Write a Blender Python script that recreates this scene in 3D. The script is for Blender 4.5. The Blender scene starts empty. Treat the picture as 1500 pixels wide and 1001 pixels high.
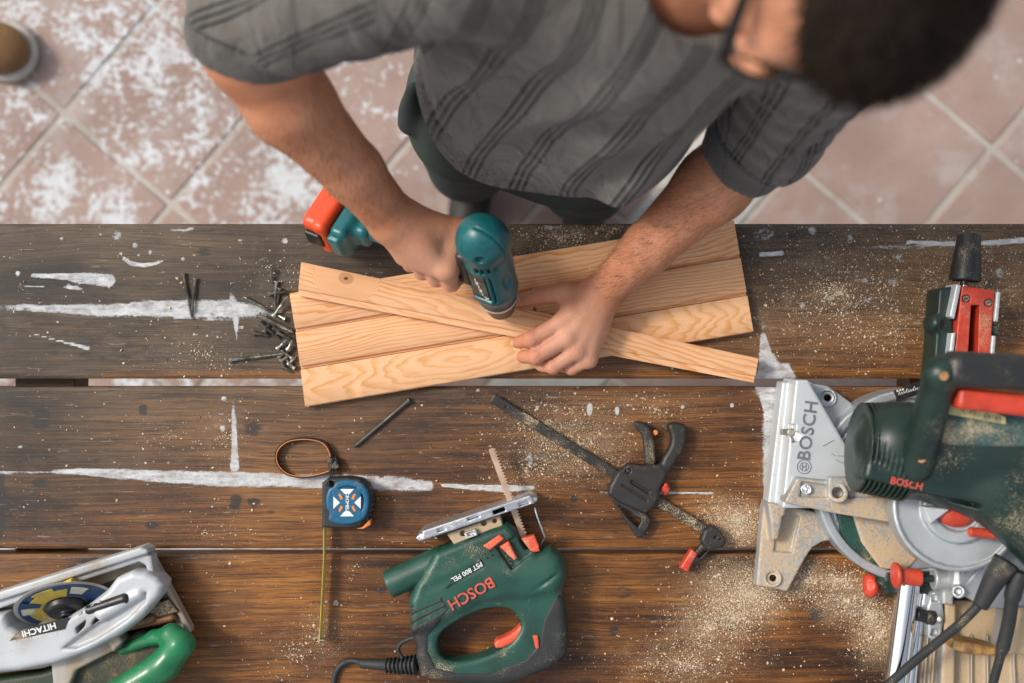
import bpy, math, random
import numpy as np
from mathutils import Vector, Matrix, noise as mnoise
R = math.radians
rnd = random.Random(7)
sc = bpy.context.scene
col = sc.collection
# ------------------------------------------------------------------ camera, world, sun, exposure
TZ = 0.75            # table top height (m)
D = 1.70             # camera height above the table top
cam_d = bpy.data.cameras.new('camera'); cam = bpy.data.objects.new('camera', cam_d); col.objects.link(cam)
cam.location = (0, 0, TZ + D); cam.rotation_euler = (0, 0, 0)
cam_d.sensor_width = 36; cam_d.lens = 36 * 1.7 / 1.5; cam_d.clip_start = 0.05; cam_d.clip_end = 100
cam_d.dof.use_dof = True; cam_d.dof.focus_distance = D - 0.035; cam_d.dof.aperture_fstop = 1.7
sc.camera = cam
world = bpy.data.worlds.new('World'); sc.world = world; world.use_nodes = True
wn = world.node_tree; bg = wn.nodes['Background']
sky = wn.nodes.new('ShaderNodeTexSky'); sky.sky_type = 'NISHITA'; sky.sun_disc = False
SUN_EL, SUN_AZ = 46, -68         # azimuth measured from +y towards +x
sky.sun_elevation = R(SUN_EL); sky.sun_rotation = R(SUN_AZ); sky.air_density = 1.2; sky.dust_density = 3.5; sky.ozone_density = 1.0
hs = wn.nodes.new('ShaderNodeHueSaturation'); hs.inputs['Saturation'].default_value = .38      # thin bright overcast: paler than a clear sky
wn.links.new(sky.outputs[0], hs.inputs['Color']); wn.links.new(hs.outputs[0], bg.inputs[0]); bg.inputs[1].default_value = 0.11
sun_d = bpy.data.lights.new('sun', 'SUN'); sun_d.energy = 1.4; sun_d.angle = R(11); sun_d.color = (1, .91, .79)
sun = bpy.data.objects.new('sun', sun_d); col.objects.link(sun)
sun.rotation_euler = (R(90 - SUN_EL), 0, R(180 - SUN_AZ))
sun.location = (-1, 2, 4)
vs = sc.view_settings; vs.view_transform = 'Standard'; vs.look = 'None'; vs.exposure = 0.66; vs.gamma = 1; vs.use_curve_mapping = False
# ------------------------------------------------------------------ table space: mm, photo pixel = 1 mm on the table top
def tp(px, py, h=0.0):
    f = (1700 - h) / 1700.0
    return ((px - 750) * f, (500.5 - py) * f, h)
def tps(pts, h=0.0): return [tp(a, b, h)[:2] for a, b in pts]
# ------------------------------------------------------------------ node helpers
def inp(nt, sock, v):
    if hasattr(v, 'node') or isinstance(v, bpy.types.NodeSocket): nt.links.new(v, sock)
    else: sock.default_value = v
class NB:
    def __init__(s, name):
        s.m = bpy.data.materials.new(name); s.m.use_nodes = True; s.nt = s.m.node_tree
        s.b = s.nt.nodes['Principled BSDF']
    def n(s, t, **k):
        x = s.nt.nodes.new(t)
        for a, v in k.items(): setattr(x, a, v)
        return x
    def math(s, op, a, b=0.0, c=None, clamp=False):
        x = s.n('ShaderNodeMath', operation=op, use_clamp=clamp); inp(s.nt, x.inputs[0], a); inp(s.nt, x.inputs[1], b)
        if c is not None: inp(s.nt, x.inputs[2], c)
        return x.outputs[0]
    def coord(s, kind='Object'):
        if kind == 'World': return s.n('ShaderNodeNewGeometry').outputs['Position']
        return s.n('ShaderNodeTexCoord').outputs[kind]
    def map(s, v, scale=(1, 1, 1), loc=(0, 0, 0), rot=(0, 0, 0)):
        x = s.n('ShaderNodeMapping'); inp(s.nt, x.inputs[0], v); x.inputs['Scale'].default_value = scale; x.inputs['Location'].default_value = loc; x.inputs['Rotation'].default_value = rot
        return x.outputs[0]
    def noise(s, v, scale=5, detail=4, rough=.55, dist=0.0, out=0):
        x = s.n('ShaderNodeTexNoise'); inp(s.nt, x.inputs['Vector'], v); x.inputs['Scale'].default_value = scale; x.inputs['Detail'].default_value = detail
        x.inputs['Roughness'].default_value = rough; x.inputs['Distortion'].default_value = dist
        return x.outputs[out]
    def vor(s, v, scale=5, feature='F1', out=0, rand=1.0):
        x = s.n('ShaderNodeTexVoronoi', feature=feature); inp(s.nt, x.inputs['Vector'], v); x.inputs['Scale'].default_value = scale; x.inputs['Randomness'].default_value = rand
        return x.outputs[out]
    def ss(s, v, lo, hi, a=0.0, b=1.0):
        x = s.n('ShaderNodeMapRange', interpolation_type='SMOOTHSTEP'); inp(s.nt, x.inputs[0], v); inp(s.nt, x.inputs[1], lo); inp(s.nt, x.inputs[2], hi); inp(s.nt, x.inputs[3], a); inp(s.nt, x.inputs[4], b)
        return x.outputs[0]
    def mix(s, f, a, b, mode='MIX'):
        x = s.n('ShaderNodeMix', data_type='RGBA', blend_type=mode); inp(s.nt, x.inputs[0], f)
        for sk, v in ((x.inputs[6], a), (x.inputs[7], b)):
            if isinstance(v, (tuple, list)): sk.default_value = (*v[:3], 1)
            else: s.nt.links.new(v, sk)
        return x.outputs[2]
    def attr(s, name):
        return s.n('ShaderNodeAttribute', attribute_name=name).outputs['Fac']
    def sep(s, v):
        x = s.n('ShaderNodeSeparateXYZ'); inp(s.nt, x.inputs[0], v); return x.outputs
    def comb(s, x_, y_, z_):
        x = s.n('ShaderNodeCombineXYZ'); inp(s.nt, x.inputs[0], x_); inp(s.nt, x.inputs[1], y_); inp(s.nt, x.inputs[2], z_); return x.outputs[0]
    def bump(s, h, strength=.3, dist=.001, prev=None):
        x = s.n('ShaderNodeBump'); x.inputs['Strength'].default_value = strength; x.inputs['Distance'].default_value = dist; inp(s.nt, x.inputs['Height'], h)
        if prev is not None: s.nt.links.new(prev, x.inputs['Normal'])
        return x.outputs[0]
    def set(s, col=None, rough=None, metal=None, normal=None, spec=None, coat=None, sss=None):
        for key, v in (('Base Color', col), ('Roughness', rough), ('Metallic', metal), ('Normal', normal), ('Specular IOR Level', spec), ('Coat Weight', coat)):
            if v is None: continue
            if isinstance(v, (tuple, list)): s.b.inputs[key].default_value = (*v[:3], 1)
            else: inp(s.nt, s.b.inputs[key], v)
        if sss: s.b.inputs['Subsurface Weight'].default_value = sss[0]; s.b.inputs['Subsurface Radius'].default_value = sss[1]; s.b.inputs['Subsurface Scale'].default_value = sss[2]
        return s.m
def pmat(name, c, rough=.5, metal=0.0, c2=None, var=.25, nscale=40, bump=.15, bscale=350, dust=0.0, dcol=(.62, .47, .27), dscale=60, scratch=0.0, scol=None, spec=None, coat=None, upbias=True):
    """worn solid material: two-tone variation, fine relief, scratches and sawdust lying on it"""
    b = NB(name); v = b.coord()
    c2 = c2 or tuple(x * (1 - var) for x in c)
    colr = b.mix(b.ss(b.noise(v, nscale, 5), .35, .68), c, c2)
    r = b.math('ADD', b.math('MULTIPLY', b.noise(v, nscale * 2.3, 3), .28), rough - .14)
    if scratch:
        w = b.noise(b.map(v, (1, 9, 4), rot=(0, 0, .6)), 55, 3, .7, 1.2)
        w2 = b.noise(b.map(v, (8, 1, 4), rot=(0, 0, .3)), 48, 3, .7, 1.4)
        sm = b.math('MAXIMUM', b.ss(w, .66, .72), b.ss(w2, .67, .73))
        colr = b.mix(b.math('MULTIPLY', sm, scratch), colr, scol or tuple(min(1, x * 1.9 + .05) for x in c))
    nrm = b.bump(b.noise(v, bscale, 3), bump, .0006)
    if dust:
        d1 = b.noise(v, dscale * .28, 4, .6); d2 = b.noise(v, dscale * 16, 2, .6)
        nz = b.sep(b.n('ShaderNodeNewGeometry').outputs['Normal'])[2]
        k = b.math('ADD', d1, b.math('MULTIPLY', b.math('SUBTRACT', d2, .5), .9))
        m = b.ss(k, .74 - dust * .42, .90 - dust * .42)
        if upbias: m = b.math('MULTIPLY', m, b.ss(nz, .2, .8))
        dc = b.mix(b.noise(v, 900, 2), tuple(x * .75 for x in dcol), tuple(min(1, x * 1.25) for x in dcol))
        colr = b.mix(m, colr, dc); r = b.math('MAXIMUM', r, b.math('MULTIPLY', m, .95))
        metal = b.math('MULTIPLY', b.math('SUBTRACT', 1.0, m), metal) if metal else metal
        nrm = b.bump(b.math('MULTIPLY', m, b.noise(v, 800, 2)), .5, .001, nrm)
    return b.set(col=colr, rough=r, metal=metal, normal=nrm, spec=spec, coat=coat)
# ------------------------------------------------------------------ object helpers
def tag(o, label=None, cat=None, group=None, kind=None):
    for k, v in (('label', label), ('category', cat), ('group', group), ('kind', kind)):
        if v: o[k] = v
    return o
def thing(name, label, cat, loc_mm=(0, 0, 0), group=None):
    o = bpy.data.objects.new(name, None); col.objects.link(o); o.empty_display_size = .03
    o.location = (loc_mm[0] / 1000, loc_mm[1] / 1000, TZ + loc_mm[2] / 1000)
    o['org'] = list(map(float, loc_mm))
    return tag(o, label, cat, group)
def link(name, me, m=None, parent=None, smooth=True, ms=None):
    o = bpy.data.objects.new(name, me); col.objects.link(o)
    if ms:
        for q in ms: me.materials.append(q)
    elif m is not None and len(me.materials) == 0: me.materials.append(m)
    if smooth: me.shade_smooth()
    if parent is not None: o.parent = parent
    return o
def org_of(parent):
    p = parent; v = np.zeros(3)
    while p is not None:
        if 'org' in p: return np.array(p['org'])
        p = p.parent
    return v
def mesh_mm(name, V, F, m=None, parent=None, smooth=True, sharp=None, attrs=None, origin=None, uniform=False):
    """mesh from table-space mm. top-level: object origin at `origin` (mm)"""
    V = np.asarray(V, float)
    o0 = org_of(parent) if parent is not None else np.array(origin if origin is not None else V.mean(0) * [1, 1, 0])
    Q = (V - o0) / 1000.0
    me = bpy.data.meshes.new(name)
    if isinstance(F, np.ndarray):
        k = F.shape[1]; me.vertices.add(len(Q)); me.vertices.foreach_set('co', Q.astype(np.float32).ravel())
        me.loops.add(F.size); me.loops.foreach_set('vertex_index', F.astype(np.int32).ravel())
        me.polygons.add(len(F)); me.polygons.foreach_set('loop_start', (np.arange(len(F)) * k).astype(np.int32))
        me.update(calc_edges=True); me.validate()
    else:
        me.from_pydata([tuple(q) for q in Q], [], F); me.update()
    if attrs:
        for an, av in attrs.items():
            a = me.attributes.new(an, 'FLOAT', 'POINT'); a.data.foreach_set('value', np.asarray(av, np.float32))
    o = link(name, me, m, parent, smooth)
    if parent is None:
        o.location = (o0[0] / 1000, o0[1] / 1000, TZ + o0[2] / 1000); o['org'] = list(map(float, o0))
    if smooth and sharp is not None:
        me.set_sharp_from_angle(angle=R(sharp))
    return o
# ------------------------------------------------------------------ distance-field modelling
class Vol:
    def __init__(s, lo, hi, vox):
        s.lo = np.array(lo, float); s.vox = float(vox); s.n = (np.ceil((np.array(hi) - s.lo) / vox)).astype(int) + 1
        s.d = np.full(tuple(s.n), 60.0, np.float32)
    def _sl(s, lo, hi):
        if lo is None: return tuple(slice(0, k) for k in s.n)
        a = np.floor((np.array(lo) - s.lo) / s.vox).astype(int); b = np.ceil((np.array(hi) - s.lo) / s.vox).astype(int) + 1
        a = np.clip(a, 0, s.n); b = np.clip(b, 0, s.n)
        return tuple(slice(int(i), int(j)) for i, j in zip(a, b))
    def grid(s, sl):
        ax = [(s.lo[i] + np.arange(sl[i].start, sl[i].stop) * s.vox).astype(np.float32) for i in range(3)]
        return ax[0][:, None, None], ax[1][None, :, None], ax[2][None, None, :]
    def add(s, fn, k=0.0, lo=None, hi=None, op='u'):
        if lo is None and hasattr(fn, 'lo'): lo, hi = fn.lo - max(k, 0) - 2 * s.vox, fn.hi + max(k, 0) + 2 * s.vox
        sl = s._sl(lo, hi)
        if any(q.stop <= q.start for q in sl): return s
        a = s.d[sl]; b = fn(*s.grid(sl)).astype(np.float32)
        if op == 'u':
            if k > 0: h = np.maximum(k - np.abs(a - b), 0) / k; s.d[sl] = np.minimum(a, b) - h * h * k * .25
            else: s.d[sl] = np.minimum(a, b)
        elif op == 's':
            b = -b
            if k > 0: h = np.maximum(k - np.abs(a - b), 0) / k; s.d[sl] = np.maximum(a, b) + h * h * k * .25
            else: s.d[sl] = np.maximum(a, b)
        elif op == 'i':
            if k > 0: h = np.maximum(k - np.abs(a - b), 0) / k; s.d[sl] = np.maximum(a, b) + h * h * k * .25
            else: s.d[sl] = np.maximum(a, b)
        elif op == 'd': s.d[sl] = a + b
        return s
    def cut(s, fn, k=0.0, **q): return s.add(fn, k, op='s', **q)
    def mesh(s):
        d = s.d; S = d < 0
        nx, ny, nz = (k - 1 for k in d.shape)
        c = np.zeros((nx, ny, nz), np.uint8)
        offs = [(i, j, k) for i in (0, 1) for j in (0, 1) for k in (0, 1)]
        for (i, j, k) in offs: c += S[i:i + nx, j:j + ny, k:k + nz]
        act = np.flatnonzero((c > 0) & (c < 8)); del c
        ii, jj, kk = np.unravel_index(act, (nx, ny, nz))
        vals = [d[ii + i, jj + j, kk + k] for (i, j, k) in offs]
        P = np.zeros((len(act), 3)); N = np.zeros(len(act))
        for a in range(8):
            for ax in range(3):
                if offs[a][ax] == 0:
                    o2 = list(offs[a]); o2[ax] = 1; b = offs.index(tuple(o2))
                    va, vb = vals[a], vals[b]; m = (va < 0) != (vb < 0)
                    if not m.any(): continue
                    t = np.where(m, va / np.where(m, va - vb, 1), 0)
                    for q in range(3): P[:, q] += m * (offs[a][q] + (t if q == ax else 0))
                    N += m
        P = P / N[:, None] + np.stack([ii, jj, kk], 1)
        vid = np.full(nx * ny * nz, -1, np.int32); vid[act] = np.arange(len(act))
        Fs = []
        st = (ny * nz, nz, 1)
        for ax in range(3):
            u, v = [(1, 2), (2, 0), (0, 1)][ax]
            # grid edges along ax, interior in u,v
            sl0 = [slice(0, k) for k in d.shape]; sl1 = list(sl0)
            sl0[ax] = slice(0, d.shape[ax] - 1); sl1[ax] = slice(1, d.shape[ax])
            for q in (u, v): sl0[q] = slice(1, d.shape[q] - 1); sl1[q] = slice(1, d.shape[q] - 1)
            A, B = S[tuple(sl0)], S[tuple(sl1)]
            e = np.flatnonzero(A != B); fl = A.ravel()[e] if A.flags['C_CONTIGUOUS'] else A.reshape(-1)[e]
            g = list(np.unravel_index(e, A.shape)); g[u] = g[u] + 1; g[v] = g[v] + 1
            base = g[0] * st[0] + g[1] * st[1] + g[2] * st[2]
            q = np.stack([vid[base - st[u] - st[v]], vid[base - st[v]], vid[base], vid[base - st[u]]], 1)
            q[~fl] = q[~fl][:, ::-1]
            Fs.append(q)
        F = np.concatenate(Fs); F = F[(F >= 0).all(1)]
        return s.lo + P * s.vox, F
def bb(fn, lo, hi): fn.lo = np.array(lo, float); fn.hi = np.array(hi, float); return fn
def cap(a, b, ra, rb=None):
    rb = ra if rb is None else rb; a = np.array(a, float); b = np.array(b, float); ab = b - a; L = max(float(ab @ ab), 1e-9)
    def f(x, y, z):
        t = np.clip(((x - a[0]) * ab[0] + (y - a[1]) * ab[1] + (z - a[2]) * ab[2]) / L, 0, 1)
        return np.sqrt((x - a[0] - t * ab[0]) ** 2 + (y - a[1] - t * ab[1]) ** 2 + (z - a[2] - t * ab[2]) ** 2) - (ra + (rb - ra) * t)
    r = max(ra, rb); return bb(f, np.minimum(a, b) - r, np.maximum(a, b) + r)
def frame(u=(1, 0, 0), w=(0, 0, 1)):
    """rows: local axes (u, v, w) orthonormalised, w primary"""
    w = np.array(w, float); w /= np.linalg.norm(w); u = np.array(u, float); u = u - w * (u @ w); u /= np.linalg.norm(u)
    return np.stack([u, np.cross(w, u), w])
def loc(x, y, z, c, M):
    X, Y, Z = x - c[0], y - c[1], z - c[2]
    return [M[i][0] * X + M[i][1] * Y + M[i][2] * Z for i in range(3)]
def ell(c, r, M=None):
    M = np.eye(3) if M is None else M; c = np.array(c, float); r = np.array(r, float)
    def f(x, y, z):
        q = loc(x, y, z, c, M)
        k0 = np.sqrt((q[0] / r[0]) ** 2 + (q[1] / r[1]) ** 2 + (q[2] / r[2]) ** 2)
        k1 = np.sqrt((q[0] / r[0] ** 2) ** 2 + (q[1] / r[1] ** 2) ** 2 + (q[2] / r[2] ** 2) ** 2)
        return k0 * (k0 - 1) / np.maximum(k1, 1e-6)
    e = np.sqrt(((M * r[:, None]) ** 2).sum(0)); return bb(f, c - e, c + e)
def rbox(c, h, r=1.0, M=None):
    M = np.eye(3) if M is None else M; c = np.array(c, float); h = np.array(h, float)
    def f(x, y, z):
        q = loc(x, y, z, c, M); q = [np.abs(q[i]) - h[i] + r for i in range(3)]
        return np.sqrt(sum(np.maximum(a, 0) ** 2 for a in q)) + np.minimum(np.maximum(np.maximum(q[0], q[1]), q[2]), 0) - r
    e = (np.abs(M) * h[:, None]).sum(0); return bb(f, c - e, c + e)
def cyl(a, b, ra, rb=None, r=0.8):
    """(cone) cylinder with softly rounded ends"""
    rb = ra if rb is None else rb; a = np.array(a, float); b = np.array(b, float); L = np.linalg.norm(b - a); w = (b - a) / L
    def f(x, y, z):
        X, Y, Z = x - a[0], y - a[1], z - a[2]; t = X * w[0] + Y * w[1] + Z * w[2]
        rad = np.sqrt(np.maximum(X * X + Y * Y + Z * Z - t * t, 0)); tt = np.clip(t / L, 0, 1)
        q0 = rad - (ra + (rb - ra) * tt) + r; q1 = np.abs(t - L / 2) - L / 2 + r
        return np.sqrt(np.maximum(q0, 0) ** 2 + np.maximum(q1, 0) ** 2) + np.minimum(np.maximum(q0, q1), 0) - r
    m = max(ra, rb); return bb(f, np.minimum(a, b) - m, np.maximum(a, b) + m)
def poly2(pts, X, Y):
    P = np.array(pts, float); X, Y = np.broadcast_arrays(X, Y); d = np.full(X.shape, 1e9, np.float32); s = np.ones(X.shape, np.float32); n = len(P)
    for i in range(n):
        a = P[i]; b = P[i - 1]; e = b - a; wx = X - a[0]; wy = Y - a[1]
        t = np.clip((wx * e[0] + wy * e[1]) / max(e @ e, 1e-9), 0, 1)
        d = np.minimum(d, (wx - e[0] * t) ** 2 + (wy - e[1] * t) ** 2)
        c1 = Y >= a[1]; c2 = Y < b[1]; c3 = e[0] * wy > e[1] * wx
        fl = (c1 & c2 & c3) | (~c1 & ~c2 & ~c3); s = np.where(fl, -s, s)
    return s * np.sqrt(d)
def ext(pts, z0, z1, r=2.0, rc=0.0, dome=None):
    """vertical prism of a polygon (mm) with rounded edges; rc rounds the outline's corners; dome(x,y)->extra top height"""
    P = np.array(pts, float)
    def f(x, y, z):
        d2 = poly2(pts, x[:, :, 0], y[:, :, 0])
        d2 = (d2 + rc if rc else d2)[:, :, None] - rc
        zt = z1 if dome is None else z1 + dome(x, y)
        q0 = d2 + r; q1 = np.abs(z - (z0 + zt) / 2) - (zt - z0) / 2 + r
        return np.sqrt(np.maximum(q0, 0) ** 2 + np.maximum(q1, 0) ** 2) + np.minimum(np.maximum(q0, q1), 0) - r
    return bb(f, (P[:, 0].min(), P[:, 1].min(), min(z0, z1) - 2), (P[:, 0].max(), P[:, 1].max(), z1 + (15 if dome else 0)))
def extM(pts, w0, w1, c, M, r=1.0):
    """prism of a polygon given in the local (u,v) axes of frame M at c, extruded along its w"""
    P = np.array(pts, float); M = np.asarray(M); c = np.array(c, float)
    def f(x, y, z):
        q = loc(x, y, z, c, M); q[0], q[1], q[2] = np.broadcast_arrays(*q)
        d2 = poly2(pts, q[0], q[1]); q0 = d2 + r; q1 = np.abs(q[2] - (w0 + w1) / 2) - (w1 - w0) / 2 + r
        return np.sqrt(np.maximum(q0, 0) ** 2 + np.maximum(q1, 0) ** 2) + np.minimum(np.maximum(q0, q1), 0) - r
    cs = np.array([[u, v, w] for u, v in P for w in (w0, w1)]) @ M + c
    return bb(f, cs.min(0), cs.max(0))
def smooth_poly(pts, it=2):
    P = [np.array(p, float) for p in pts]
    for _ in range(it):
        Q = []
        for i in range(len(P)):
            a, b = P[i], P[(i + 1) % len(P)]; Q += [a * .75 + b * .25, a * .25 + b * .75]
        P = Q
    return [tuple(p) for p in P]
def build(name, fns, m, parent=None, vox=1.2, k=0.0, pad=3.0, **kw):
    """fns: list of fn or (op, fn[, k]); builds one sdf mesh"""
    vox = min(vox * 1.3, max(2.15, vox)) if vox >= 1 else vox * 1.15
    items = [(f if isinstance(f, tuple) else ('u', f)) for f in fns]
    us = [it[1] for it in items if it[0] == 'u']
    lo = np.min([f.lo for f in us], 0) - pad; hi = np.max([f.hi for f in us], 0) + pad
    v = Vol(lo, hi, vox)
    for it in items: v.add(it[1], it[2] if len(it) > 2 else k, op=it[0], **({} if it[0] != 'i' else dict(lo=lo, hi=hi)))
    V, F = v.mesh()
    return mesh_mm(name, V, F, m, parent, **kw)
# ------------------------------------------------------------------ plain mesh makers (mm)
def tube_geo(pts, r, n=10, closed=False, caps=True, flat=None):
    P = np.array(pts, float); N = len(P); rs = np.broadcast_to(np.asarray(r, float), (N,))
    T = np.gradient(P, axis=0) if not closed else (np.roll(P, -1, 0) - np.roll(P, 1, 0))
    T /= np.maximum(np.linalg.norm(T, axis=1), 1e-9)[:, None]
    up = np.array([0, 0, 1.0]) if abs(T[0][2]) < .9 else np.array([1.0, 0, 0])
    V = []; u = None
    for i in range(N):
        if u is None: u = np.cross(up, T[i]); u /= np.linalg.norm(u)
        else: u = u - T[i] * (u @ T[i]); u /= max(np.linalg.norm(u), 1e-9)
        w = np.cross(T[i], u); fu, fw = (1, 1) if flat is None else flat
        for k in range(n):
            a = 2 * math.pi * k / n; V.append(P[i] + rs[i] * (math.cos(a) * u * fu + math.sin(a) * w * fw))
    F = []
    for i in range(N if closed else N - 1):
        j = (i + 1) % N
        for k in range(n): F.append((i * n + k, i * n + (k + 1) % n, j * n + (k + 1) % n, j * n + k))
    if caps and not closed: F.append(tuple(range(n))[::-1]); F.append(tuple((N - 1) * n + k for k in range(n)))
    return V, F
def spline(pts, n=12):
    P = [np.array(p, float) for p in pts]; P = [2 * P[0] - P[1]] + P + [2 * P[-1] - P[-2]]; out = []
    for i in range(1, len(P) - 2):
        for k in range(n):
            t = k / n; a, b, c, d = P[i - 1], P[i], P[i + 1], P[i + 2]
            out.append(.5 * ((2 * b) + (-a + c) * t + (2 * a - 5 * b + 4 * c - d) * t * t + (-a + 3 * b - 3 * c + d) * t ** 3))
    out.append(P[-2]); return out
def lathe_geo(prof, a, w, n=24, caps=True):
    """prof: [(t along axis, radius)], a start point, w unit axis"""
    M = frame((1, 0.13, 0.07), w); V = []; F = []; a = np.array(a, float)
    for t, r in prof:
        for k in range(n):
            q = 2 * math.pi * k / n; V.append(a + M[2] * t + M[0] * r * math.cos(q) + M[1] * r * math.sin(q))
    for i in range(len(prof) - 1):
        for k in range(n): F.append((i * n + k, i * n + (k + 1) % n, (i + 1) * n + (k + 1) % n, (i + 1) * n + k))
    if caps: F.append(tuple(range(n))[::-1]); F.append(tuple((len(prof) - 1) * n + k for k in range(n)))
    return V, F
def join_geo(*gs):
    V = []; F = []
    for v, f in gs: o = len(V); V += [tuple(q) for q in v]; F += [tuple(i + o for i in q) for q in f]
    return V, F
def prism_geo(pts, z0, z1, bev=0.0):
    """flat polygon prism with optional small bevel at the top edge"""
    P = np.array(pts, float)
    A = sum(P[i - 1][0] * P[i][1] - P[i][0] * P[i - 1][1] for i in range(len(P)))
    if A < 0: P = P[::-1]
    n = len(P); V = [(x, y, z0) for x, y in P]
    if bev:
        c = []
        for i in range(n):
            a, b, d = P[i - 1], P[i], P[(i + 1) % n]; e1 = (b - a) / max(np.linalg.norm(b - a), 1e-6); e2 = (d - b) / max(np.linalg.norm(d - b), 1e-6)
            n1 = np.array([-e1[1], e1[0]]); n2 = np.array([-e2[1], e2[0]]); nn = n1 + n2; nn /= max(np.linalg.norm(nn), .3); c.append(b + nn * bev / max(float(nn @ n1), .4))
        V += [(x, y, z1 - bev) for x, y in P] + [(x, y, z1) for x, y in c]; lev = 3
    else: V += [(x, y, z1) for x, y in P]; lev = 2
    F = [tuple(range(n))[::-1]]
    for l in range(lev - 1): F += [(l * n + i, l * n + (i + 1) % n, (l + 1) * n + (i + 1) % n, (l + 1) * n + i) for i in range(n)]
    F.append(tuple((lev - 1) * n + i for i in range(n)))
    return V, F
def circle2(c, r, n=20, a0=0, a1=360): return [(c[0] + r * math.cos(R(a0 + (a1 - a0) * i / n)), c[1] + r * math.sin(R(a0 + (a1 - a0) * i / n))) for i in range(n + (abs(a1 - a0) < 360))]
def text_part(name, s, m, parent, pos, u, n, size, extr=.3, offs=0.0, bold=0.0, mirror=False, align='CENTER', spacing=1.0, xs=1.0):
    """lettering: pos in mm, u = reading direction, n = facing normal"""
    cu = bpy.data.curves.new(name, 'FONT'); cu.body = s; cu.size = size / 1000; cu.extrude = extr / 1000; cu.offset = bold / 1000; cu.align_x = align; cu.align_y = 'CENTER'; cu.space_character = spacing
    cu.resolution_u = 3
    cu.materials.append(m)
    oc = bpy.data.objects.new('tmp', cu); col.objects.link(oc); bpy.context.view_layer.update()
    me = bpy.data.meshes.new_from_object(oc.evaluated_get(bpy.context.evaluated_depsgraph_get())); bpy.data.objects.remove(oc); bpy.data.curves.remove(cu)
    me.name = name
    if not me.materials: me.materials.append(m)
    o = bpy.data.objects.new(name, me); col.objects.link(o)
    M = frame(u, n); Q = Matrix([[M[0][i] * xs, M[1][i], M[2][i], 0] for i in range(3)] + [[0, 0, 0, 1]])
    p = (np.array(pos, float) - org_of(parent)) / 1000
    o.parent = parent; o.matrix_local = Matrix.Translation(Vector(p)) @ Q
    return o
# ================================================================== FLOOR
def tile_material(name, base, base2, splat=1.0, joints=False):
    b = NB(name); v = b.coord('World'); xyz = b.sep(v)
    c = b.mix(b.ss(b.noise(v, 3.2, 5), .3, .7), base, base2)
    c = b.mix(b.ss(b.noise(v, 26, 5, .65), .45, .75, 0, .45), c, (.30, .17, .14))
    c = b.mix(b.ss(b.noise(v, 9, 5, .65), .48, .72, 0, .6), c, (.42, .38, .36)); c = b.mix(b.ss(b.noise(v, 4.3, 5, .6), .55, .75, 0, .55), c, (.24, .20, .17))
    left = b.ss(xyz[0], .35, -.55, 0, 1)
    n1 = b.math('ADD', b.math('MULTIPLY', b.noise(v, 13, 5, .62, .6), .45), b.math('MULTIPLY', b.noise(v, 75, 5, .72), .55)); n2 = b.noise(v, 5.5, 3)
    th = b.math('SUBTRACT', b.math('SUBTRACT', .77, b.math('MULTIPLY', left, .215)), b.math('MULTIPLY', b.math('SUBTRACT', n2, .5), .35))
    m1 = b.ss(b.math('SUBTRACT', n1, b.math('SUBTRACT', th, .045)), -.005, .05)
    dd = b.vor(v, 30); sz = b.noise(v, 7, 2)
    m2 = b.math('MULTIPLY', b.ss(dd, b.math('MULTIPLY', b.math('ADD', sz, b.math('MULTIPLY', left, .25)), .33), 0.02), 1)
    m2 = b.ss(m2, .1, .5); keep = b.ss(b.vor(v, 30, out=1), .25, .5)
    m2 = b.math('MULTIPLY', m2, b.ss(b.math('ADD', b.noise(v, 11, 3), b.math('MULTIPLY', left, .16)), .56, .66))
    m = b.math('MULTIPLY', b.math('MAXIMUM', m1, m2), splat, clamp=True)
    c = b.mix(b.math('MULTIPLY', m, b.ss(b.noise(v, 20, 4), .25, .6, .45, .95)), c, (.60, .64, .67))
    if joints:          # far floor beyond the built tiles: joints only as colour and relief
        w = b.sep(b.map(v, (1, 1, 1), rot=(0, 0, R(40.5)))); jx = b.math('ABSOLUTE', b.math('SUBTRACT', b.math('FRACT', b.math('DIVIDE', w[0], .2965)), .5)); jy = b.math('ABSOLUTE', b.math('SUBTRACT', b.math('FRACT', b.math('DIVIDE', w[1], .2965)), .5))
        c = b.mix(b.math('MAXIMUM', b.ss(jx, .478, .485), b.ss(jy, .478, .485)), c, (.42, .39, .34))
    return b.set(col=c, rough=.75, normal=b.bump(b.noise(v, 60, 5), .35, .004))
M_tile = tile_material('terracotta_tile', (.37, .265, .228), (.27, .19, .16))
M_far = tile_material('far_terracotta_tiles', (.40, .295, .255), (.31, .225, .19), .6, True)
M_grout = tile_material('grout', (.46, .43, .38), (.34, .31, .27), .8)
M_pale = tile_material('pale_concrete', (.47, .48, .45), (.37, .38, .36), .5)
G = -40.5; ga = np.array([math.cos(R(G)), math.sin(R(G))]); gb = np.array([-ga[1], ga[0]])
def flo(px, py): return np.array([(px - 750) / 1000 * 2.45 / 1.7, (500.5 - py) / 1000 * 2.45 / 1.7])
floor = bpy.data.objects.new('floor', bpy.data.meshes.new('floor'))
floor.data.from_pydata([(-15, -15, -.0035), (15, -15, -.0035), (15, 15, -.0035), (-15, 15, -.0035)], [], [(0, 1, 2, 3)]); floor.data.materials.append(M_grout)
floor.data.clear_geometry()
q_ = [(-15, -15), (15, -15), (15, 15), (-15, 15)]; i_ = [(-1.95, -1.05), (1.95, -1.05), (1.95, 1.95), (-1.95, 1.95)]
floor.data.from_pydata([(x, y, -.0035) for x, y in i_] + [(x, y, -.0035) for x, y in i_] + [(x, y, -.0035) for x, y in q_], [], [(0, 1, 2, 3)] + [(4 + i, 8 + i, 8 + (i + 1) % 4, 4 + (i + 1) % 4) for i in range(4)])
floor.data.materials.append(M_grout) if len(floor.data.materials) == 0 else None; floor.data.materials.append(M_far)
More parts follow.
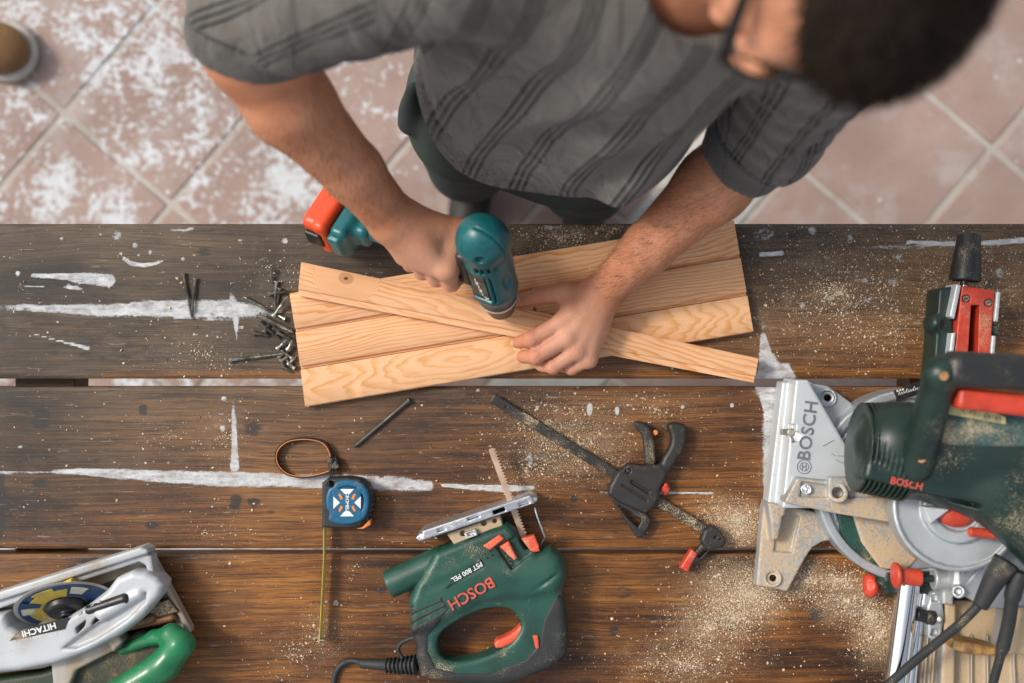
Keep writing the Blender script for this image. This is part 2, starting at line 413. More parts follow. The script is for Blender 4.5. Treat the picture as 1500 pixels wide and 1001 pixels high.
for p_ in floor.data.polygons: p_.material_index = 0 if p_.index == 0 else 1
col.objects.link(floor); floor['kind'] = 'structure'
def tile_mesh(w, d, seed):
    r = random.Random(seed); V = []; bev = .004; h = .004
    n = 6
    for i in range(n):
        for j in range(n):
            e = min(i, j, n - 1 - i, n - 1 - j); x = (i / (n - 1) - .5) * w; y = (j / (n - 1) - .5) * d
            if e == 0: x *= 1; y *= 1; z = -h
            else:
                if e == 1: sx = (i == 1) * -1 + (i == n - 2); sy = (j == 1) * -1 + (j == n - 2); x = sx * (w / 2 - bev) if sx else x; y = sy * (d / 2 - bev) if sy else y
                z = r.uniform(-.0008, .0008)
            V.append((x, y, z))
    F = [(i * n + j, (i + 1) * n + j, (i + 1) * n + j + 1, i * n + j + 1) for i in range(n - 1) for j in range(n - 1)]
    me = bpy.data.meshes.new('floor_tile'); me.from_pydata(V, [], F); me.materials.append(M_tile); me.shade_smooth(); me.set_sharp_from_angle(angle=R(25)); return me
tmesh = [tile_mesh(.285, .285, s) for s in range(4)]
I0 = flo(251, 300); I1 = flo(1454, 218); pit = .2965
a_edge = float(I1 @ ga) - pit            # left edge of right-hand tile field
a_left = a_edge - .19
nt = 0
def put_tile(cu, cv, me):
    global nt
    p = ga * cu + gb * cv
    if not (-1.9 < p[0] < 1.9 and -1.0 < p[1] < 1.9): return
    o = bpy.data.objects.new('floor_tile', me); col.objects.link(o); o.parent = floor
    o.location = (p[0], p[1], rnd.uniform(-.001, .001)); o.rotation_euler = (0, 0, R(G + 90 * rnd.randrange(4))); nt += 1
u1, v1 = float(I1 @ ga), float(I1 @ gb); u0, v0 = float(I0 @ ga), float(I0 @ gb)
for i in range(-2, 7):
    for j in range(-9, 9):
        if i >= 0: put_tile(a_edge + (i + .5) * pit, v1 + (j + .5) * pit, tmesh[rnd.randrange(4)])
for i in range(-9, 8):
    cu = u0 + (i + .5) * pit
    for j in range(-9, 9):
        if cu + pit / 2 <= a_left + .01: put_tile(cu, v0 + (j + .5) * pit, tmesh[rnd.randrange(4)])
# cut tiles next to the pale strip
rest = a_left - (u0 + math.floor((a_left + .01 - u0) / pit) * pit)
if rest > .02:
    cm = tile_mesh(rest - .01, .285, 9)
    for j in range(-9, 9):
        p = ga * (a_left - rest / 2) + gb * (v0 + (j + .5) * pit)
        if -1.9 < p[0] < 1.9 and -1.0 < p[1] < 1.9:
            o = bpy.data.objects.new('cut_floor_tile', cm); col.objects.link(o); o.parent = floor; o.location = (p[0], p[1], 0); o.rotation_euler = (0, 0, R(G))
# pale concrete strip between the two tile fields
V, F = [], []
st = tile_mesh(.182, 6, 11); st.materials.clear(); st.materials.append(M_pale)
o = bpy.data.objects.new('concrete_strip', st); col.objects.link(o); o.parent = floor; p = ga * (a_left + .095); o.location = (p[0], p[1], 0.001); o.rotation_euler = (0, 0, R(G))
# ================================================================== TABLE
def seg_mask(X, Y, pts, soft=1.0):
    """pts: (px, py, halfwidth, strength)"""
    m = np.zeros(X.shape, np.float32)
    for (x0, y0, w0, s0), (x1, y1, w1, s1) in zip(pts[:-1], pts[1:]):
        ex, ey = x1 - x0, y1 - y0; L = max(ex * ex + ey * ey, 1e-6); t = np.clip(((X - x0) * ex + (Y - y0) * ey) / L, 0, 1)
        d = np.hypot(X - x0 - t * ex, Y - y0 - t * ey); w = w0 + (w1 - w0) * t; s = s0 + (s1 - s0) * t
        m = np.maximum(m, s * np.clip(1.5 - d / np.maximum(w, .5), 0, 1))
    return m
def blob(X, Y, cx, cy, rx, ry, s, rot=0):
    c, q = math.cos(R(rot)), math.sin(R(rot)); dx, dy = X - cx, Y - cy; u = (dx * c + dy * q) / rx; v = (-dx * q + dy * c) / ry
    return s * np.clip(1.5 - np.hypot(u, v), 0, 1)
PAINT = [
 [(-40, 448, 6, .5), (60, 452, 7, .8), (150, 455, 11, .85), (240, 452, 14, .95), (330, 453, 15, .95), (390, 456, 12, .6), (430, 460, 9, .45)],
 [(255, 466, 1.5, .9), (300, 468, 1.5, .9), (340, 468, 1.5, .8), (365, 468, 1, .4)],
 [(335, 410, 5, .35), (342, 440, 8, .6), (346, 470, 5, .9), (347, 500, 2.5, .6)],
 [(48, 404, 3, 1), (90, 405, 5, 1), (120, 408, 9, 1), (160, 411, 10, 1), (160, 420, 4, .8)], [(100, 420, 5, .9), (120, 424, 3, .7)],
 [(35, 419, 2, .8), (65, 420, 1.5, .9)],
 [(182, 379, 3, 1), (192, 386, 4, 1), (210, 389, 4, .95), (228, 386, 3, .9), (240, 382, 1.5, .7)],
 [(48, 489, 1.5, .9), (80, 498, 1.5, .9), (100, 503, 2, 1), (128, 510, 4, 1)],
 [(-40, 693, 3, .7), (60, 692, 3, .7), (110, 691, 5, .95), (170, 694, 8, 1), (250, 699, 10, 1), (340, 702, 12, 1), (420, 704, 11, .95), (500, 706, 12, 1), (570, 708, 13, .8), (612, 711, 12, .75), (628, 712, 9, .8)],
 [(648, 711, 3, .8), (690, 714, 5, .9), (740, 716, 6, .95), (780, 715, 4, .9)],
 [(880, 722, 4, .6), (900, 722, 3, .6), (985, 722, 3, .9), (1045, 723, 2.5, .8)],
 [(341, 580, 3, .5), (343, 620, 5, .8), (344, 660, 5, .9), (344, 684, 8, 1)],
 [(1118, 492, 5, 1), (1122, 520, 11, 1), (1128, 545, 22, 1.05), (1130, 556, 30, 1.1)], [(1150, 540, 10, .9), (1160, 552, 9, .8)],
 [(1122, 570, 12, 1.1), (1130, 600, 13, 1.1), (1128, 640, 14, .7), (1126, 680, 10, .8), (1124, 720, 8, .7), (1118, 760, 4, .5)],
 [(1110, 470, 10, .5), (1118, 478, 6, .6)],
 [(1330, 355, 3, .9), (1380, 357, 5, .85), (1440, 357, 5, .8), (1510, 351, 5, .9), (1560, 350, 4, .7)],
 [(1230, 366, 6, .4), (1300, 362, 5, .6), (1380, 362, 4, .5)],
 [(1115, 373, 4, .9), (1145, 371, 4, 1)],
 [(252, 337, 4, .6), (270, 338, 3, .8), (282, 335, 3, .8)],
 [(800, 332, 4, .7), (822, 334, 4, .6)],
]
SPOTS = [(26, 401, 5, 5), (198, 360, 5, 5), (220, 370, 4, 4), (203, 374, 3, 3), (177, 372, 3, 3), (268, 380, 4, 4), (147, 344, 3, 3), (90, 350, 3, 3), (328, 584, 5, 5), (324, 606, 6, 4), (326, 628, 5, 6), (560, 789, 3, 3),
 (1267, 412, 8, 8), (1308, 414, 13, 10), (1216, 436, 9, 9), (1150, 430, 6, 5), (1200, 395, 0, 0), (1315, 376, 10, 8), (1213, 378, 6, 6), (1268, 440, 9, 6), (1330, 466, 14, 8), (1345, 472, 12, 5), (1120, 343, 24, 14), (1190, 338, 9, 9), (1245, 350, 7, 9),
 (1175, 448, 7, 7), (1465, 400, 10, 12), (1478, 425, 8, 7), (1130, 395, 3, 3), (492, 883, 5, 5), (478, 882, 3, 3), (418, 353, 5, 5), (864, 600, 5, 12), (904, 602, 4, 9), (1000, 596, 4, 4), (1072, 594, 4, 4), (775, 675, 8, 16), (787, 598, 3, 5), (1075, 758, 10, 12), (355, 480, 4, 4), (170, 345, 14, 10), (30, 655, 4, 3), (352, 352, 4, 3), (700, 572, 5, 3)]
STAIN = [(60, 613, 16, 18, .9), (210, 601, 7, 9, 1), (372, 627, 16, 14, .7), (345, 735, 10, 12, .9), (372, 736, 10, 9, .9), (222, 770, 14, 6, .9), (58, 707, 14, 10, .7), (30, 730, 40, 20, .5), (300, 370, 16, 10, .6), (540, 737, 10, 6, .7),
 (560, 865, 14, 10, .6), (840, 732, 6, 6, .9), (1195, 900, 14, 10, .8), (900, 925, 8, 8, .7), (305, 455, 0, 0, 0), (240, 400, 14, 8, .5), (150, 825, 60, 14, .6), (1188, 398, 9, 6, 1), (1160, 345, 8, 4, 1), (1450, 415, 8, 8, 1), (1178, 415, 6, 3, .8), (915, 870, 20, 12, .5), (505, 770, 30, 14, .4), (740, 955, 40, 10, .3),
 (20, 480, 60, 40, .45), (160, 500, 120, 50, .45), (640, 775, 40, 20, .4), (1250, 880, 50, 30, .5), (1150, 960, 80, 30, .3), (90, 735, 30, 10, .5), (330, 800, 40, 6, .4), (0, 740, 10, 60, .9), (245, 590, 0, 0, 0), (420, 590, 60, 18, .2)]
DUST = [(1230, 430, 170, 110, .5), (1420, 420, 140, 110, .5), (1300, 490, 200, 60, .3), (820, 350, 110, 40, .6), (900, 335, 140, 25, .5), (640, 340, 60, 20, .2), (845, 655, 105, 62, .7), (800, 620, 90, 50, .5), (770, 690, 60, 50, .5), (960, 600, 90, 30, .35), (1080, 770, 55, 40, 1.0), (1050, 745, 40, 30, .7), (1085, 870, 80, 60, .95), (1040, 920, 80, 60, .75), (1000, 970, 110, 45, .6), (1180, 850, 60, 40, .8), (1240, 880, 60, 40, .9), (1290, 930, 50, 60, .9), (1130, 700, 20, 60, .5), (470, 930, 40, 50, .5), (430, 960, 60, 50, .3), (520, 830, 60, 30, .2), (300, 520, 90, 40, .3), (330, 640, 50, 60, .35), (400, 400, 80, 60, .2), (700, 780, 60, 30, .3), (240, 640, 80, 50, .15), (300, 780, 80, 50, .15)]
def wood_table_material():
    b = NB('old_table_wood'); v = b.coord(); xyz = b.sep(v)
    warm = b.attr('warm'); paint = b.attr('paint'); dust = b.attr('dust'); stain = b.attr('stain')
    wob = b.math('MULTIPLY', b.math('SUBTRACT', b.noise(b.map(v, (1, 2.2, 1)), 2.6, 3), .5), .028)
    vv = b.comb(xyz[0], b.math('ADD', xyz[1], wob), xyz[2])
    g1 = b.noise(b.map(vv, (1.0, 44, 10)), 3.2, 8, .68)
    g2 = b.noise(b.map(vv, (3.5, 170, 30)), 4.2, 5, .65)
    g3 = b.noise(b.map(vv, (.8, 6, 3)), 3, 3)
    big = b.noise(v, 5, 4)
    dark = b.mix(warm, (.024, .020, .016), (.026, .011, .005))
    mid = b.mix(warm, (.086, .061, .039), (.185, .066, .012))
    lite = b.mix(warm, (.125, .093, .061), (.37, .150, .027))
    pat = b.noise(b.map(v, (1, 2.4, 1)), 3.6, 4, .6); k = b.math('ADD', b.math('MULTIPLY', g1, .45), b.math('ADD', b.math('MULTIPLY', g3, .22), b.math('ADD', b.math('MULTIPLY', big, .2), b.math('MULTIPLY', b.math('SUBTRACT', pat, .27), .55))))
    c = b.mix(b.ss(k, .42, .60), dark, mid); c = b.mix(b.ss(k, .54, .74), c, lite)
    c = b.mix(b.ss(g2, .48, .58, 0, .75), c, b.mix(.6, dark, c)) if False else b.mix(b.ss(g2, .48, .58, 0, .7), c, dark); c = b.mix(b.ss(b.noise(b.map(v, (1, 3, 1)), 130, 5, .75), .55, .72, 0, .5), c, lite)
    # worn grey patches
    c = b.mix(b.ss(b.noise(b.map(v, (1, 2, 1)), 7, 5, .7), .52, .72, 0, .45), c, b.mix(warm, (.125, .108, .086), (.15, .075, .030)))
    c = b.mix(b.ss(b.math('ADD', stain, b.math('MULTIPLY', b.math('SUBTRACT', b.noise(b.map(v, (1, 3, 1)), 45, 4), .5), 1.3)), .35, .75, 0, .85), c, (.022, .020, .019))
    # small knots and dents
    kn = b.vor(b.map(v, (1, 1.5, 1)), 9.0); c = b.mix(b.ss(kn, .085, .02, 0, .75), c, (.03, .02, .014))
    # scratches with pale scuff
    s1 = b.noise(b.map(v, (3, 30, 1), rot=(0, 0, .5)), 9, 2, .5, .6); c = b.mix(b.ss(s1, .69, .72, 0, .35), c, (.36, .32, .27))
    # paint: dry brush, streaky along the grain
    br = b.noise(b.map(v, (6, 130, 10)), 6, 4, .7); fl = b.noise(v, 240, 4, .75); md = b.noise(v, 55, 4, .7)
    pk = b.math('ADD', paint, b.math('ADD', b.math('MULTIPLY', b.math('SUBTRACT', br, .5), .60), b.math('ADD', b.math('MULTIPLY', b.math('SUBTRACT', fl, .5), .50), b.math('MULTIPLY', b.math('SUBTRACT', md, .5), .75))))
    pm = b.math('MULTIPLY', b.ss(pk, .50, .72), b.ss(paint, .03, .14))
    pc = b.mix(b.ss(md, .3, .7), (.66, .68, .70), (.46, .48, .49)); pc = b.mix(b.ss(br, .45, .62, 0, .25), pc, (.30, .28, .25))
    c = b.mix(b.math('MULTIPLY', pm, b.ss(b.noise(b.map(v, (2, 5, 1)), 26, 5, .7), .30, .60, .42, .98)), c, pc)
    # scattered paint specks
    sp = b.vor(v, 75); sk = b.math('MULTIPLY', b.ss(sp, .15, .10), b.ss(b.math('ADD', b.noise(v, 8, 3), b.math('MULTIPLY', dust, .13)), .60, .66)); c = b.mix(b.math('MULTIPLY', sk, .8), c, (.60, .58, .53))
    # fine sawdust film
    d1 = b.noise(v, 620, 3, .7); dm = b.ss(b.math('ADD', d1, b.math('MULTIPLY', dust, .20)), .66, .74); dm2 = b.math('MULTIPLY', b.ss(b.math('ADD', b.noise(v, 40, 4), b.math('MULTIPLY', dust, .25)), .52, .8), b.math('MULTIPLY', dust, .17))
    dc = b.mix(b.noise(v, 300, 2), (.38, .27, .15), (.66, .52, .34))
    c = b.mix(b.math('MAXIMUM', b.math('MULTIPLY', dm, .75), dm2), c, dc)
    ro = b.math('ADD', b.math('MULTIPLY', warm, -.14), b.math('ADD', .60, b.math('MULTIPLY', b.math('SUBTRACT', g1, .5), .5)))
    ro = b.math('MAXIMUM', ro, b.math('MULTIPLY', b.math('MAXIMUM', pm, dm), .8))
    hgt = b.math('ADD', b.math('MULTIPLY', g1, .5), b.math('ADD', b.math('MULTIPLY', g2, .35), b.math('MULTIPLY', pm, .5)))
    return b.set(col=c, rough=ro, normal=b.bump(hgt, .55, .0016), spec=.4)
M_table = wood_table_material()
table = thing('wooden_table', 'old paint-streaked plank table the tools lie on', 'table', (0, 0, -750))
def plank(y0, y1, th=38, x0=-960, x1=1010, step=3.0):
    """y0,y1: photo rows of the far and near edge"""
    nx = int((x1 - x0) / step); ny = int((y1 - y0) / step); xs = np.linspace(x0, x1, nx); ys = np.linspace(500.5 - y1, 500.5 - y0, ny)
    X, Y = np.meshgrid(xs, ys, indexing='ij'); PX, PY = X + 750, 500.5 - Y
    ed = np.minimum(Y - ys[0], ys[-1] - Y); z = -3.0 * np.clip(1 - ed / 4.0, 0, 1) ** 2
    rr = np.random.RandomState(int(y0)); w = rr.randn(nx, ny) * .0
    low = np.convolve(rr.randn(nx * 2), np.ones(25) / 25, 'same')[:nx]; z = z + low[:, None] * 1.2 * (ed < 7)
    P = np.zeros(X.shape, np.float32); 
    for st_ in PAINT: P = np.maximum(P, seg_mask(PX, PY, st_))
    for cx, cy, rx, ry in SPOTS:
        if rx: P = np.maximum(P, blob(PX, PY, cx, cy, rx, ry, .60 if rx > 5 else .85))
    S = np.zeros(X.shape, np.float32)
    for cx, cy, rx, ry, s in STAIN:
        if rx: S = np.maximum(S, blob(PX, PY, cx, cy, rx, ry, s))
    Du = np.zeros(X.shape, np.float32)
    for cx, cy, rx, ry, s in DUST: Du = np.maximum(Du, blob(PX, PY, cx, cy, rx, ry, s))
    Wm = np.clip((PY - 520) / 330 + (PX - 500) / 1500 + .18, 0.05, 1)
    Wm = np.clip(Wm + .5 * np.exp(-((PY - 550) / 8.0) ** 2) * (PX > 150), 0, 1)
    idx = np.arange(nx * ny).reshape(nx, ny)
    F = np.stack([idx[:-1, :-1], idx[1:, :-1], idx[1:, 1:], idx[:-1, 1:]], -1).reshape(-1, 4)
    V = np.stack([X, Y, z], -1).reshape(-1, 3)
    # skirt + underside: ring of the border extruded down
    ring = list(idx[:, 0]) + list(idx[-1, 1:]) + list(idx[::-1, -1][1:]) + list(idx[0, ::-1][1:-1])
    n0 = len(V); low_ = V[ring].copy(); low_[:, 2] = -th; V = np.concatenate([V, low_]); nr = len(ring)
    Q = np.array([[ring[i], n0 + i, n0 + (i + 1) % nr, ring[(i + 1) % nr]] for i in range(nr)])
    F = np.concatenate([F, Q])
    def ext_(a, v=0): return np.concatenate([a.ravel(), a.ravel()[ring] * v])
    o = mesh_mm('plank', V, F, M_table, table, sharp=40, attrs={'paint': ext_(P, .3), 'stain': ext_(S, .5), 'dust': ext_(Du), 'warm': ext_(Wm, 1)})
    cc = len(o.data.vertices)
    u = mesh_mm('plank_underside', [(x0, 500.5 - y1, -th), (x1, 500.5 - y1, -th), (x1, 500.5 - y0, -th), (x0, 500.5 - y0, -th)], [(3, 2, 1, 0)], M_under, o)
    return o
M_under = pmat('raw_underside_wood', (.12, .08, .05), .8, nscale=12)
plank(328, 555); plank(567, 804); plank(812, 1046); plank(1054, 1285, step=12)
for cx in (-700, 640):
    V, F = prism_geo([(cx - 45, -770), (cx + 45, -770), (cx + 45, 160), (cx - 45, 160)], -95, -39, 2); mesh_mm('crossbeam', V, F, M_under, table, sharp=30)
    for cy in (-700, 95):
        V, F = prism_geo([(cx - 42, cy - 42), (cx + 42, cy - 42), (cx + 42, cy + 42), (cx - 42, cy + 42)], -750, -96, 2); mesh_mm('leg', V, F, M_under, table, sharp=30)
# ================================================================== PINE BOARDS
def pine(name, x0, y0, sx, sy, freq, amp, base=(.80, .465, .255), late=(.62, .25, .065), knot=None, seed=0):
    b = NB(name); v = b.coord(); xyz = b.sep(v)
    n = b.noise(b.map(v, (2.2, 9, 9), loc=(seed, 0, 0)), 2.2, 3, .5); n2 = b.noise(b.map(v, (6, 60, 20), loc=(seed, 0, 0)), 4, 3)
    dx = b.math('MULTIPLY', b.math('SUBTRACT', xyz[0], x0), sx); dy = b.math('MULTIPLY', b.math('SUBTRACT', xyz[1], y0), sy)
    rr = b.math('SQRT', b.math('ADD', b.math('MULTIPLY', dx, dx), b.math('MULTIPLY', dy, dy)))
    rr = b.math('ADD', rr, b.math('ADD', b.math('MULTIPLY', n, amp), b.math('MULTIPLY', n2, amp * .06)))
    if knot:
        kx = b.math('SUBTRACT', xyz[0], knot[0]); ky = b.math('MULTIPLY', b.math('SUBTRACT', xyz[1], knot[1]), 1.35)
        kd = b.math('SQRT', b.math('ADD', b.math('MULTIPLY', kx, kx), b.math('MULTIPLY', ky, ky)))
        rr = b.math('ADD', rr, b.math('MULTIPLY', b.ss(kd, .05, .004), .12))
    f = b.math('FRACT', b.math('MULTIPLY', rr, freq))
    ring = b.math('MULTIPLY', b.ss(f, .35, .85), b.ss(f, 1.0, .90))
    lm = b.ss(b.noise(b.map(v, (3, 20, 8)), 3, 3), .3, .7, .35, .95)
    c = b.mix(b.ss(b.noise(v, 9, 3), .3, .7), base, tuple(q * .90 for q in base)); c = b.mix(b.math('MULTIPLY', ring, lm), c, late)
    fb = b.noise(b.map(v, (5, 260, 80)), 5, 3); c = b.mix(b.ss(fb, .5, .7, 0, .18), c, tuple(q * .75 for q in late))
    if knot:
        kk = b.ss(kd, .0125, .0095); c = b.mix(b.math('MULTIPLY', kk, .8), c, b.mix(b.ss(b.math('SINE', b.math('MULTIPLY', kd, 2600)), -.2, .8), (.36, .16, .06), (.55, .30, .14)))
        c = b.mix(b.ss(kd, .0038, .002), c, (.05, .025, .015))
    c = b.mix(b.ss(b.noise(b.map(v, (1, 2, 1)), 34, 4, .7), .68, .75, 0, .3), c, (.85, .68, .46))
    return b.set(col=c, rough=.58, normal=b.bump(b.math('ADD', b.math('MULTIPLY', ring, .6), fb), .22, .0006), spec=.35)
def board(name, label, corners, z0, th, mat_, lip=4.0, lip_h=6.0, lip_side='near', wear=.5, group=None, bev=.8):
    """corners: far-left, far-right, near-right, near-left on the board's TOP face (photo px). A lower tongue runs along its near edge."""
    z1 = z0 + th; q = [np.array(tp(*c, z1)[:2]) for c in corners]
    n = 60; r = random.Random(hash(label) % 999 if False else len(label)); V = []; org = (q[0] + q[2]) / 2
    L = q[1] - q[0]; 
    def prof(a, b_):   # a far edge point, b_ near edge point -> section points
        d = (b_ - a); w = np.linalg.norm(d); d = d / w
        j = r.uniform(-wear, wear) * .5
        return [(a + d * 0, z0), (a + d * 0, z1 - bev), (a + d * (bev + j * .3), z1), (b_ - d * (lip + bev + j), z1), (b_ - d * lip, z1 - bev), (b_ - d * lip, z1 - lip_h), (b_, z1 - lip_h - .4), (b_, z0)]
    for i in range(n + 1):
        t = i / n
        for p, z in prof(q[0] * (1 - t) + q[1] * t, q[3] * (1 - t) + q[2] * t): V.append((p[0], p[1], z))
    F = [(i * 8 + k, i * 8 + (k + 1) % 8, (i + 1) * 8 + (k + 1) % 8, (i + 1) * 8 + k) for i in range(n) for k in range(8)]
    F += [tuple(range(8))[::-1], tuple(n * 8 + k for k in range(8))]
    ang = math.atan2(L[1], L[0]); V = np.array(V); c = np.array([org[0], org[1], z0])
    ca, sa = math.cos(-ang), math.sin(-ang); W_ = V - c; W2 = np.stack([W_[:, 0] * ca - W_[:, 1] * sa, W_[:, 0] * sa + W_[:, 1] * ca, W_[:, 2]], 1) / 1000
    me = bpy.data.meshes.new(name); me.from_pydata([tuple(a) for a in W2], [], [f[::-1] for f in F]); me.update()
    o = link(name, me, mat_); me.set_sharp_from_angle(angle=R(50)); o.location = (c[0] / 1000, c[1] / 1000, TZ + z0 / 1000); o.rotation_euler = (0, 0, ang)
    return tag(o, label, 'board', group)
GB = 'pine boards laid side by side'
board('pine_board', 'wide pine board at the back, passing under the left forearm and drill', [(424, 430), (1075, 323), (1084.5, 377), (432.5, 485.5)], 0, 18, pine('pine_a', -.1, .25, .12, 1, 150, .05, seed=3), group=GB)
board('pine_board', 'straight-grained middle pine board between the two others', [(432.8, 486.2), (1084.8, 377.8), (1094.5, 432.5), (440, 541)], 0, 18, pine('pine_b', .0, -.3, .06, 1, 190, .035, seed=11), group=GB)
board('pine_board', 'pine board with bold swirling flame grain nearest the table gap', [(440.3, 541.8), (1094.8, 433.2), (1104, 487), (447, 597)], 0, 18, pine('pine_c', -.10, .004, .22, 1, 150, .055, late=(.62, .30, .09), seed=6), lip=1.5, lip_h=12, group=GB)
board('pine_batten', 'narrow pine slat with a dark knot held across the boards', [(441, 384), (1111, 525), (1105, 561), (436, 433)], 18.4, 17, pine('pine_d', -.9, -.10, .10, 1, 170, .05, knot=(-.268, .008), seed=20), lip=9, lip_h=4)
# ================================================================== MATERIALS for tools
M_green = pmat('bottle_green_plastic', (.017, .080, .056), .42, c2=(.010, .046, .034), nscale=14, scratch=.8, scol=(.10, .20, .16), dust=.17, dscale=70)
M_greenD = pmat('dusty_dark_green_plastic', (.010, .030, .023), .42, c2=(.008, .021, .017), nscale=18, scratch=.3, scol=(.05, .09, .08), dust=.30, dcol=(.50, .40, .24), dscale=40)
M_rubber = pmat('black_rubber', (.022, .025, .025), .62, nscale=30, bump=.3, scratch=.2, scol=(.12, .13, .13), dust=.17)
M_blackp = pmat('black_plastic', (.016, .017, .018), .38, nscale=30, scratch=.25, scol=(.12, .12, .12), dust=.34)
M_clampbk = pmat('worn_black_nylon', (.026, .024, .022), .5, nscale=40, scratch=.35, scol=(.16, .15, .14), dust=.18)
M_red = pmat('red_plastic', (.62, .060, .030), .42, nscale=30, var=.3, scratch=.25, dust=.33)
M_redo = pmat('orange_red_plastic', (.74, .10, .045), .45, nscale=30, var=.2, scratch=.25, dust=.36)
M_alu = pmat('cast_aluminium', (.50, .54, .56), .42, metal=.55, nscale=14, var=.18, bump=.35, bscale=900, scratch=.35, scol=(.8, .83, .85), dust=.28, dscale=30)
M_aluw = pmat('painted_silver_table', (.60, .64, .66), .40, metal=.3, nscale=10, var=.12, bump=.3, bscale=700, scratch=.5, scol=(.28, .32, .34), dust=.27, dscale=30)
M_alud = pmat('dust_coated_aluminium', (.42, .43, .43), .5, metal=.4, nscale=14, var=.2, bump=.4, bscale=700, scratch=.3, dust=1.0, dcol=(.50, .37, .23), dscale=18)
M_steel = pmat('bright_steel', (.62, .65, .68), .30, metal=.85, nscale=30, var=.15, scratch=.4, dust=.25)
M_chrome = pmat('chrome', (.80, .82, .84), .10, metal=1.0, nscale=9, var=.05, bump=.02)
M_dsteel = pmat('dark_screw_steel', (.27, .255, .21), .42, metal=.6, c2=(.10, .10, .085), nscale=60)
M_black_screw = pmat('blackened_screw_steel', (.10, .095, .085), .45, metal=.6, nscale=60)
M_lsteel = pmat('zinc_screw_steel', (.52, .54, .47), .3, metal=.8, c2=(.18, .19, .18), nscale=60)
M_bar = pmat('oiled_bar_steel', (.060, .056, .050), .40, metal=.6, nscale=40, scratch=.4, scol=(.25, .23, .2), dust=.3)
M_bronze = pmat('tinned_saw_blade', (.62, .44, .32), .38, metal=.45, nscale=40, var=.25, scratch=.3)
M_white = pmat('white_print', (.80, .81, .80), .5, nscale=50, var=.1)
M_redt = pmat('red_print', (.62, .10, .07), .5, nscale=50, var=.2)
M_darkt = pmat('dark_grey_print', (.16, .18, .19), .5, nscale=50, var=.2)
M_hole = pmat('dark_hollow', (.012, .010, .009), .8)
M_teal = pmat('teal_plastic', (.004, .118, .130), .36, c2=(.003, .078, .088), nscale=16, scratch=.8, scol=(.10, .36, .38), dust=.2)
M_orange = pmat('orange_battery_plastic', (.74, .070, .014), .38, nscale=20, var=.12, scratch=.3, scol=(.85, .35, .25), dust=.15)
M_blue = pmat('blue_plastic', (.014, .125, .235), .30, c2=(.010, .085, .17), nscale=40, scratch=.3, scol=(.10, .28, .42), dust=.2)
M_oran = pmat('orange_plastic', (.80, .24, .04), .45, nscale=40, var=.1)
M_yel = pmat('yellow_tape', (.72, .60, .10), .35, nscale=60, var=.1, coat=.3)
M_sawdust = pmat('pine_sawdust', (.80, .69, .52), .9, c2=(.56, .43, .27), nscale=900, bump=.2)
M_chip = pmat('pine_shavings', (.78, .64, .43), .85, c2=(.58, .40, .21), nscale=160, bump=.1)
# ================================================================== JIGSAW
J = thing('jigsaw', 'green electric jigsaw lying on its side near the table gap, bronze blade up', 'jigsaw', (*tp(715, 880)[:2], 0))
Jout = [(602, 874), (612, 852), (620.7, 840), (638.7, 806), (718, 773.5), (743, 765), (753, 773), (764, 795), (786, 806), (806, 801), (819, 813), (821, 842), (819, 858), (828, 878), (832, 921), (830, 957), (804, 977), (761, 995), (729, 1002), (660, 998), (617, 989), (610, 960), (611, 946), (603, 925)]
Jhole = smooth_poly([(641, 950), (643, 926), (668, 908), (708, 889), (742, 887), (758, 899), (764, 914), (752, 936), (728, 951), (690, 964), (655, 966)], 2)
Jfront = [(603, 876), (613, 852), (621, 841), (639, 806), (718, 774), (743, 766), (753, 774), (764, 796), (787, 807), (806, 802), (818, 814), (820, 842), (812, 862), (770, 872), (742, 872), (706, 878), (664, 898), (634, 916), (604, 922)]
def T(pts, h): return tps(pts, h)
jb = [ext(T(Jout, 38), 12, 54, 13, rc=4), ('u', ext(T(Jfront, 38), 2, 62, 10, rc=3), 8),
      ('u', cap(tp(640, 838, 32), tp(800, 838, 34), 22, 30), 14),
      ('s', ext(T(Jhole, 38), -5, 80, 1), 9),
      ('s', cap(tp(622, 868, 72), tp(700, 832, 72), 9), 5),
      ('s', ext(T([(727, 802), (756, 784), (779, 812), (749, 835)], 60), 57, 80, 1), 1.5),
      ('s', ext(T([(757, 776), (786, 776), (793, 806), (768, 806)], 60), 26, 80, 2), 3),
      ('s', cap(tp(768, 876, 66), tp(822, 838, 64), 2.0), 4), ('s', cap(tp(800, 896, 62), tp(822, 862, 60), 1.6), 3)]
build('housing', jb, M_green, J, vox=1.3)
port = [cyl(tp(568, 857, 33), tp(655, 818, 33), 20, 22, 2.5), ('u', rbox(tp(610, 838, 33), (30, 4, 17), 3, frame((1, .45, 0))), 5), ('s', cyl(tp(560, 861, 33), tp(600, 843, 33), 16.5, r=1), 1)]
build('dust_port', port, M_green, J, vox=1.3)
gp = [(604, 882), (640, 869), (650, 868), (661, 884), (660, 892), (640, 912), (628, 928), (628, 950), (640, 974), (670, 982), (720, 982), (770, 962), (790, 940), (796, 905), (818, 862), (826, 876), (833, 921), (831, 958), (804, 978), (761, 996), (729, 1003), (660, 999), (616, 990), (609, 960), (610, 946), (602, 925)]
rb = [ext(T(Jout, 38), 11, 55.2, 13, rc=4), ('u', ext(T([(600, 878), (650, 862), (664, 888), (640, 916), (604, 924)], 38), 3, 63.4, 10, rc=2), 8), ('s', ext(T(Jhole, 38), -5, 80, 1), 8), ('i', ext(T(gp, 38), -5, 90, 1, rc=2), 2)]
for a, b_ in (((600, 893), (640, 879)), ((601, 905), (646, 885)), ((604, 917), (650, 893))): rb.append(('s', cap(tp(*a, 62), tp(*b_, 64), 3.2), 1.5))
